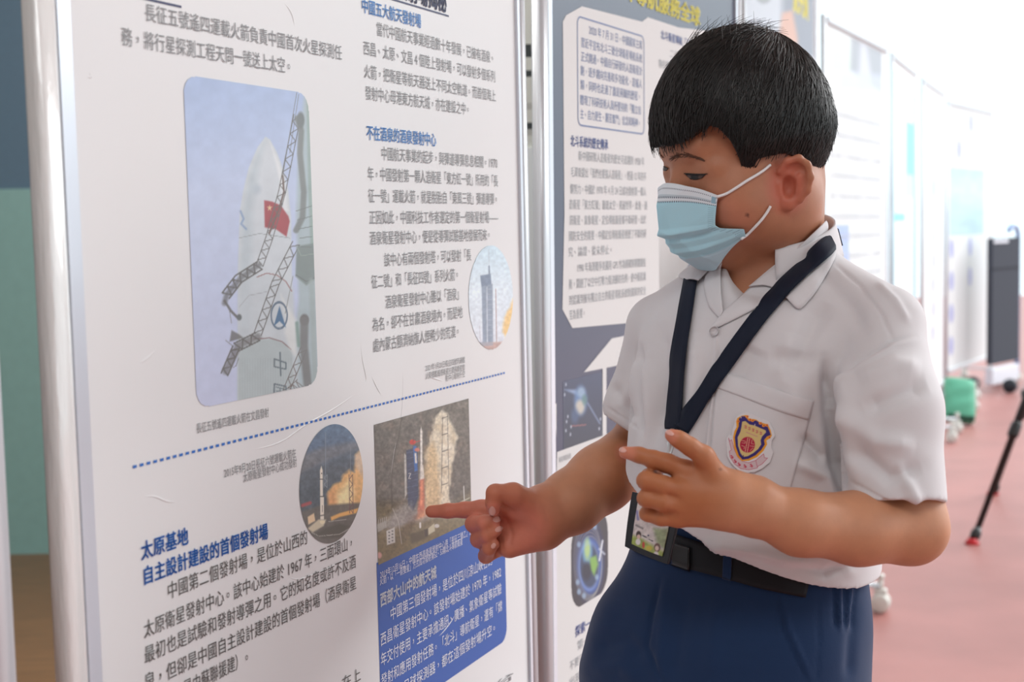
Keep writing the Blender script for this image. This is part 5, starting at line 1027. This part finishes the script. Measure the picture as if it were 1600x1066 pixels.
def p_badge(p):
    p.fill((224, 220, 222)); S = lambda l: [bq(*q) for q in l]
    rib = (214, 190, 194); red = (190, 60, 84)
    for pl in ([(75, 450), (90, 490), (115, 470), (150, 600), (190, 690), (250, 745), (330, 765), (420, 735), (440, 760), (440, 830), (330, 855), (230, 840), (150, 780), (95, 690), (85, 620), (110, 600)], [(420, 735), (520, 650), (530, 700), (570, 705), (500, 780), (440, 815)]):
        p.poly(S(pl), rib, .4); p.line(S(pl + pl[:1]), .7, red, .9, .5)
    p.poly(S([(185, 195), (240, 165), (300, 155), (335, 205), (390, 205), (430, 215), (470, 245), (540, 265), (580, 285), (610, 350), (625, 420), (590, 460), (555, 480), (565, 530), (520, 610), (440, 690), (330, 740), (240, 742), (180, 680), (145, 570), (132, 440), (150, 360), (178, 310), (172, 240)]), (232, 158, 52), .4)
    p.poly(S([(205, 205), (240, 172), (285, 172), (320, 215), (390, 225), (430, 225), (475, 260), (570, 300), (600, 375), (610, 410), (560, 430), (525, 475), (535, 530), (490, 600), (415, 670), (325, 715), (250, 725), (205, 670), (168, 560), (155, 440), (175, 370), (205, 300)]), (64, 52, 118), .4)
    p.poly(S([(248, 240), (290, 232), (340, 275), (410, 290), (470, 318), (545, 350), (552, 375), (500, 430), (482, 480), (490, 530), (450, 590), (390, 640), (320, 680), (262, 690), (225, 640), (196, 550), (190, 440), (225, 370), (240, 300)]), (216, 190, 128), .4)
    p.ell(*bq(315, 535), 11.6, 12.2, (178, 44, 70), .08)
    for ln in ([(320, 445), (285, 625)], [(345, 450), (312, 630)]): p.line(S(ln), 1.0, (222, 180, 150), 1, .4)
    for ln in ([(240, 480), (290, 490), (286, 515), (244, 510)], [(240, 545), (280, 560), (270, 590)], [(375, 470), (365, 520), (395, 525)], [(345, 550), (400, 555)], [(385, 575), (350, 610)]): p.line(S(ln), .7, (222, 180, 150), 1, .4)
    for k in range(5):
        x = 290 + 48 * k; y = 305 + 20 * k; p.line(S([(x, y - 20), (x, y + 22)]), .8, (196, 92, 100), .9, .5); p.line(S([(x - 14, y - 12), (x + 16, y - 4)]), .8, (196, 92, 100), .9, .5); p.line(S([(x - 14, y + 12), (x + 16, y + 18)]), .8, (196, 92, 100), .9, .5); p.line(S([(x + 12, y - 12), (x + 10, y + 16)]), .7, (196, 92, 100), .8, .5)
    p.line(S([(300, 375), (440, 430)]), 1.2, (200, 128, 140), .8, .6)
    for (x, y), k in zip(((120, 690), (160, 745), (210, 785), (285, 808), (365, 800)), range(5)): p.line(S([(x - 16, y - 14), (x + 14, y + 2)]), 1.2, (196, 56, 78), .9, .5); p.line(S([(x - 6, y - 20), (x + 4, y + 20)]), 1.2, (196, 56, 78), .9, .5); p.line(S([(x - 16, y + 10), (x + 16, y + 14)]), 1.1, (196, 56, 78), .9, .5)
    for x, y in ((310, 175), (345, 215), (380, 225), (480, 260), (520, 290), (560, 285), (590, 440), (195, 235)): p.ell(*bq(x, y), 2.6, 2.2, (238, 150, 60), .3); p.ell(*bq(x + 4, y), 1.1, 1.0, (190, 70, 60), .4)
    p.line(S([(232, 180), (236, 192)]), 1, (226, 222, 224)); p.line(S([(410, 272), (408, 290)]), 1, (226, 210, 190)); p.line(S([(262, 672), (262, 700)]), 1.2, (70, 40, 70))
M_BADGE = mat('embroidered_badge', vcol=True, rough=.7, spec=.2, bump=.3, bscale=1200, bdist=.0005)
bd_poly = [bq(*q) for q in [(160, 200), (215, 150), (300, 118), (370, 140), (470, 190), (590, 235), (640, 330), (665, 420), (625, 480), (615, 560), (640, 640), (600, 760), (500, 840), (400, 885), (290, 890), (190, 855), (110, 780), (62, 690), (50, 560), (45, 450), (75, 415), (120, 420), (125, 340), (150, 280)]]
patch('school_badge', bd_poly, [pkT, shirtT], .0022, M_BADGE, shirt, .7, .0022, p_badge)['label'] = 'shield-shaped school badge in blue, gold and red'

# ------------------------------------------------------------------ belt
M_BELT = mat('black_webbing', rgb(22, 23, 28), rough=.6, spec=.3)
belt = ribbon('belt', [(1000, 842), (1050, 857), (1080, 867), (1130, 881), (1197, 901), (1262, 917)], [44, 46, 46, 44, 42, 36], [shortsT], .0035, M_BELT, PER, 50, 6, .002)
bT = bvh_obj(belt)
quad_sheet('buckle', [(1052, 848), (1079, 856)], [(1050, 884), (1078, 894)], [bT, shortsT], .004, .004, mat('black_buckle', rgb(18, 18, 20), rough=.3), belt, 10, 10, .003)
quad_sheet('belt_loop', [(1131, 858), (1144, 861)], [(1129, 905), (1142, 909)], [bT, shortsT], .002, .002, M_NAVY, shorts, 6, 14, .002)

# ------------------------------------------------------------------ lanyard with name card
LAN = empty('card_lanyard', tuple(at(1058, 672, 1.30))); tag(LAN, 'dark navy neck lanyard holding a black-framed name card', 'lanyard')
M_STRAP = mat('navy_strap', rgb(20, 28, 46), rough=.7, spec=.25, bump=.3, bscale=900, bdist=.0005)
allT = [shirtT] + colT + [pkT]
sA = ribbon('strap', [(1314, 366), (1300, 380), (1268, 410), (1232, 443), (1190, 492), (1150, 545), (1110, 602), (1082, 645), (1066, 672)], [26, 28, 26, 25, 25, 25, 25, 25, 24], allT, .0046, M_STRAP, LAN, 90, 5, .0014)
BK = np.zeros((40, 4, 3)); BN = np.zeros((40, 4, 3))
for i in range(40):
    ps = math.radians(128 + 104 * i / 39); dr = math.cos(ps) * BF + math.sin(ps) * BL; back = (1 - math.cos(ps)) / 2; zf = 1.222 + .040 * back
    for j in range(4): t = j / 3; r_ = (.0685 + .0045 * t) * (.96 + .10 * abs(math.sin(ps))); BK[i, j] = np.array([NC[0], NC[1], 0]) + dr * r_ + np.array([0, 0, zf - .011 - .018 * t]); BN[i, j] = dr
sheet('strap', BK, BN, M_STRAP, LAN, .0014, None, 0)
ribbon('strap', [(1081, 440), (1074, 480), (1066, 530), (1059, 590), (1055, 640), (1054, 672)], [20, 22, 23, 25, 28, 22], allT[:1] + [colT[0], colT[1]], .0046, M_STRAP, LAN, 60, 5, .0014)
k0_ = hit([shirtT], 1056, 676, .008)[0]; keep(tube_obj('clip', [k0_, k0_ * .5 + at(1047, 704, 1.285) * .5, at(1047, 704, 1.285), at(1034, 740, 1.285), at(1026, 768, 1.295)], [.004, .005, .0028, .0016, .0018], M_STEEL), LAN)
hcor = [at(987, 767, 1.298), at(1064, 792, 1.262), at(1044, 884, 1.258), at(975, 855, 1.296)]
def card(name, c, m, off, parent, cols=None, n=40, thick=.003, r=.12):
    c = [np.asarray(q) for q in c]; nn = np.cross(c[1] - c[0], c[3] - c[0]); nn /= np.linalg.norm(nn); nn = nn if nn @ (CAM - c[0]) > 0 else -nn; V = np.zeros((n, n, 3))
    for i in range(n):
        for j in range(n):
            u, v = i / (n - 1), j / (n - 1)
            # squircle map rounds the corners
            x, y = 2 * u - 1, 2 * v - 1; x2 = x * math.sqrt(1 - r * y * y / 2 * abs(x) ** 6); y2 = y * math.sqrt(1 - r * x * x / 2 * abs(y) ** 6); u, v = (x2 + 1) / 2, (y2 + 1) / 2
            V[i, j] = (c[0] * (1 - u) + c[1] * u) * (1 - v) + (c[3] * (1 - u) + c[2] * u) * v + nn * off
    N = np.broadcast_to(nn, V.shape); return sheet(name, V, N, m, parent, thick, cols, 0), V
hold, _ = card('card_holder', hcor, mat('black_vinyl', rgb(26, 30, 36), rough=.35, spec=.5), 0, LAN)
wc = [(hcor[0] * (1 - u) + hcor[1] * u) * (1 - v) + (hcor[3] * (1 - u) + hcor[2] * u) * v for u, v in ((.16, .13), (.86, .13), (.86, .90), (.16, .90))]
n_ = 60; XX = np.zeros((n_, n_)); YY = np.zeros((n_, n_))
for i in range(n_):
    for j in range(n_):
        u, v = i / (n_ - 1), j / (n_ - 1); p = (wc[0] * (1 - u) + wc[1] * u) * (1 - v) + (wc[3] * (1 - u) + wc[2] * u) * v; XX[i, j], YY[i, j], _ = proj(p)
pn = Paint(XX, YY); pn.fill((214, 206, 204)); pn.poly([(980, 834), (1000, 840), (1020, 852), (1040, 864), (1040, 884), (980, 860)], (150, 170, 70), 3, .9); pn.poly([(1022, 826), (1046, 826), (1042, 862), (1028, 850)], (140, 160, 110), 3, .8); pn.noise(5, .18, 4)
pn.line([(996, 799), (998, 812)], 3, (120, 120, 190), .8, 2); pn.line([(995, 821), (1005, 826)], 3, (130, 126, 128), .8, 1.5); pn.line([(1005, 837), (1011, 840)], 1.5, (60, 60, 64)); pn.line([(1015, 843), (1021, 846)], 1.5, (60, 60, 64)); pn.ell(1014, 837, 1.3, 1.3, (70, 70, 110), .4)
pn.ell(999, 836, 4, 6, (60, 44, 40), .3); pn.ell(999, 839, 3, 3.6, (220, 190, 176), .3); pn.ell(998, 847, 4, 5, (226, 222, 220), .4); pn.ell(1028, 856, 5, 7, (110, 80, 70), .3); pn.ell(1027.5, 857, 3, 4, (224, 196, 182), .3); pn.ell(1026, 867, 4, 5, (226, 222, 220), .4); pn.ell(1006.5, 852, 2, 5, (196, 70, 50), .4); pn.ell(1015, 857, 5, 4, (214, 190, 60), .6, .8)
crd, _ = card('name_card', wc, mat('card_print', vcol=True, rough=.25, coat=.6, coat_rough=.08), .0012, None, pn.c, n_, .0008, .1); keep(crd, LAN)
# ------------------------------------------------------------------ black mobile board, sandbag, tripod
a = at(1545, 590, 9.75); b = at(1588, 590, 10.1); BB = Board((a[0], a[1]), (b[0] - a[0], b[1] - a[1])); W = float(np.hypot(b[0] - a[0], b[1] - a[1]))
BB.e = empty('mobile_black_board', tuple(BB.P(W / 2, 0))); tag(BB.e, 'tall black board on wheels at the far right beneath a curved pale tube', 'black board')
tt = BB.st(1566, 372)[1]; tb2 = BB.st(1566, 566)[1]
BB.box('panel', .0, W, tb2, tt, -.02, .02, mat('charcoal_felt', rgb(62, 66, 76), rough=.9), .004); BB.box('lower_shelf', .0, W - .02, .05, tb2 - .03, -.03, .03, mat('white_painted_steel', rgb(228, 228, 236), rough=.4), .006); BB.box('label_plate', .02, W * .55, tt - .035, tt - .01, .02, .024, mat('white_painted_steel'))
M_BL = mat('pale_blue_tube', rgb(150, 172, 214), rough=.35)
arc = [BB.P(W + .01, .08), BB.P(W + .01, tt - .02)] + [BB.P(W + .01 - .09 + .09 * math.cos(t), tt + .0 + .09 * math.sin(t)) for t in np.linspace(.1, 2.6, 12)]
BB.add(tube_obj('tube_frame', arc, .018, M_BL)); BB.box('seam', .0, W, tt - .225, tt - .215, .02, .023, mat('black_seam', rgb(36, 38, 46), rough=.9))
for k in (-.14, .14):
    for j in (0, 1):
        c = BB.P(W - .02 - j * (W - .06), .05, k); wo = tube_obj('wheel', [c - BB.d * .02, c + BB.d * .02], .05, mat('black_rubber', rgb(40, 42, 50), rough=.6), None, 20); BB.add(wo)
# green sandbag
sbp = at(1499, 640, 8.25); sb_e = None
ex = np.array([.95, -.10, -.12]); ex /= np.linalg.norm(ex); ey = np.array([.42, .50, .78]); ey -= ex * (ey @ ex); ey /= np.linalg.norm(ey); ez = np.cross(ex, ey); ez /= np.linalg.norm(ez)
if ez[2] < 0: ez = -ez
V = []; Fc = []; NU, NV = 28, 40
for i in range(NU):
    th = 2 * math.pi * i / NU
    for j in range(NV):
        v = j / (NV - 1) * 2 - 1; f = (1 - abs(v) ** 5) ** .5 * .999 + .001
        x = .092 * math.copysign(abs(math.cos(th)) ** .6, math.cos(th)) * (.93 + .07 * f); z = .06 * math.copysign(abs(math.sin(th)) ** .8, math.sin(th)) * f * (1 + .06 * math.sin(9 * v + 3 * th)); V.append(x * ex + v * .145 * ey + z * ez)
for i in range(NU):
    for j in range(NV - 1): Fc.append((i * NV + j, ((i + 1) % NU) * NV + j, ((i + 1) % NU) * NV + j + 1, i * NV + j + 1))
V = np.array(V); c0 = np.array([sbp[0], sbp[1], 0]); V += c0; V[:, 2] += .012 - V[:, 2].min()
sand = mesh_obj('sandbag', V, Fc, mat('green_canvas', rgb(96, 172, 140), rough=.7, bump=.3, bscale=30, bdist=.004), None, True); tag(sand, 'green canvas sandbag leaning on the foot of a far white board', 'sandbag')
bmb = bmesh.new(); bm_box(bmb, V.mean(0) - ey * .128, (.165, .026, .085), [ex, ey, ez], .012); bs_ = bm_obj('end_patch', bmb, mat('dark_green_canvas', rgb(24, 62, 48), rough=.8), sand, True)
# tripod
foot = at(1519, 842, 5.2); foot[2] = 0; apex = at(1612, 560, 5.42); apex = foot + (at(1600, 648, 5.36) - foot) * 1.75
TR = empty('camera_tripod', (apex[0], apex[1], 0)); tag(TR, 'black tripod at the right edge with one red-tipped leg on the floor', 'tripod')
M_BLK = mat('black_plastic', rgb(34, 32, 32), rough=.4)
for k in range(3):
    an = 2 * math.pi * k / 3; v = foot - apex; R_ = np.array([[math.cos(an), -math.sin(an), 0], [math.sin(an), math.cos(an), 0], [0, 0, 1]]); fk = apex + R_ @ v
    top = apex + R_ @ np.array([v[0], v[1], 0]) * .08
    u = (fk - top); lg = keep(tube_obj('leg', [top, top + u * .5, top + u * .5, top + u * .97], [.017, .016, .0125, .012], M_BLK), TR)
    u1 = u / np.linalg.norm(u)
    ft = tube_obj('foot_clamp', [top + u * .93, top + u * .955, top + u * .985], [.013, .021, .017], M_BLK, lg); tube_obj('red_foot', [fk + np.array([0, 0, .022]), fk + np.array([0, 0, .012]), fk + np.array([0, 0, .001])], [.017, .021, .030], mat('red_rubber', rgb(206, 36, 44), rough=.5), lg)
    keep(tube_obj('leg_lock', [top + u * .46, top + u * .47, top + u * .52, top + u * .53], [.016, .022, .022, .016], M_BLK), TR)
keep(tube_obj('spider', [apex - [0, 0, .05], apex - [0, 0, .03], apex + [0, 0, .03], apex + [0, 0, .05]], [.03, .045, .045, .03], M_BLK), TR)
keep(tube_obj('center_column', [apex - [0, 0, .3], apex + [0, 0, .35]], .014, M_BLK), TR)
kn = at(1597, 616, 5.38); keep(tube_obj('knob', [kn, kn + RT * .06], .018, M_BLK), TR)
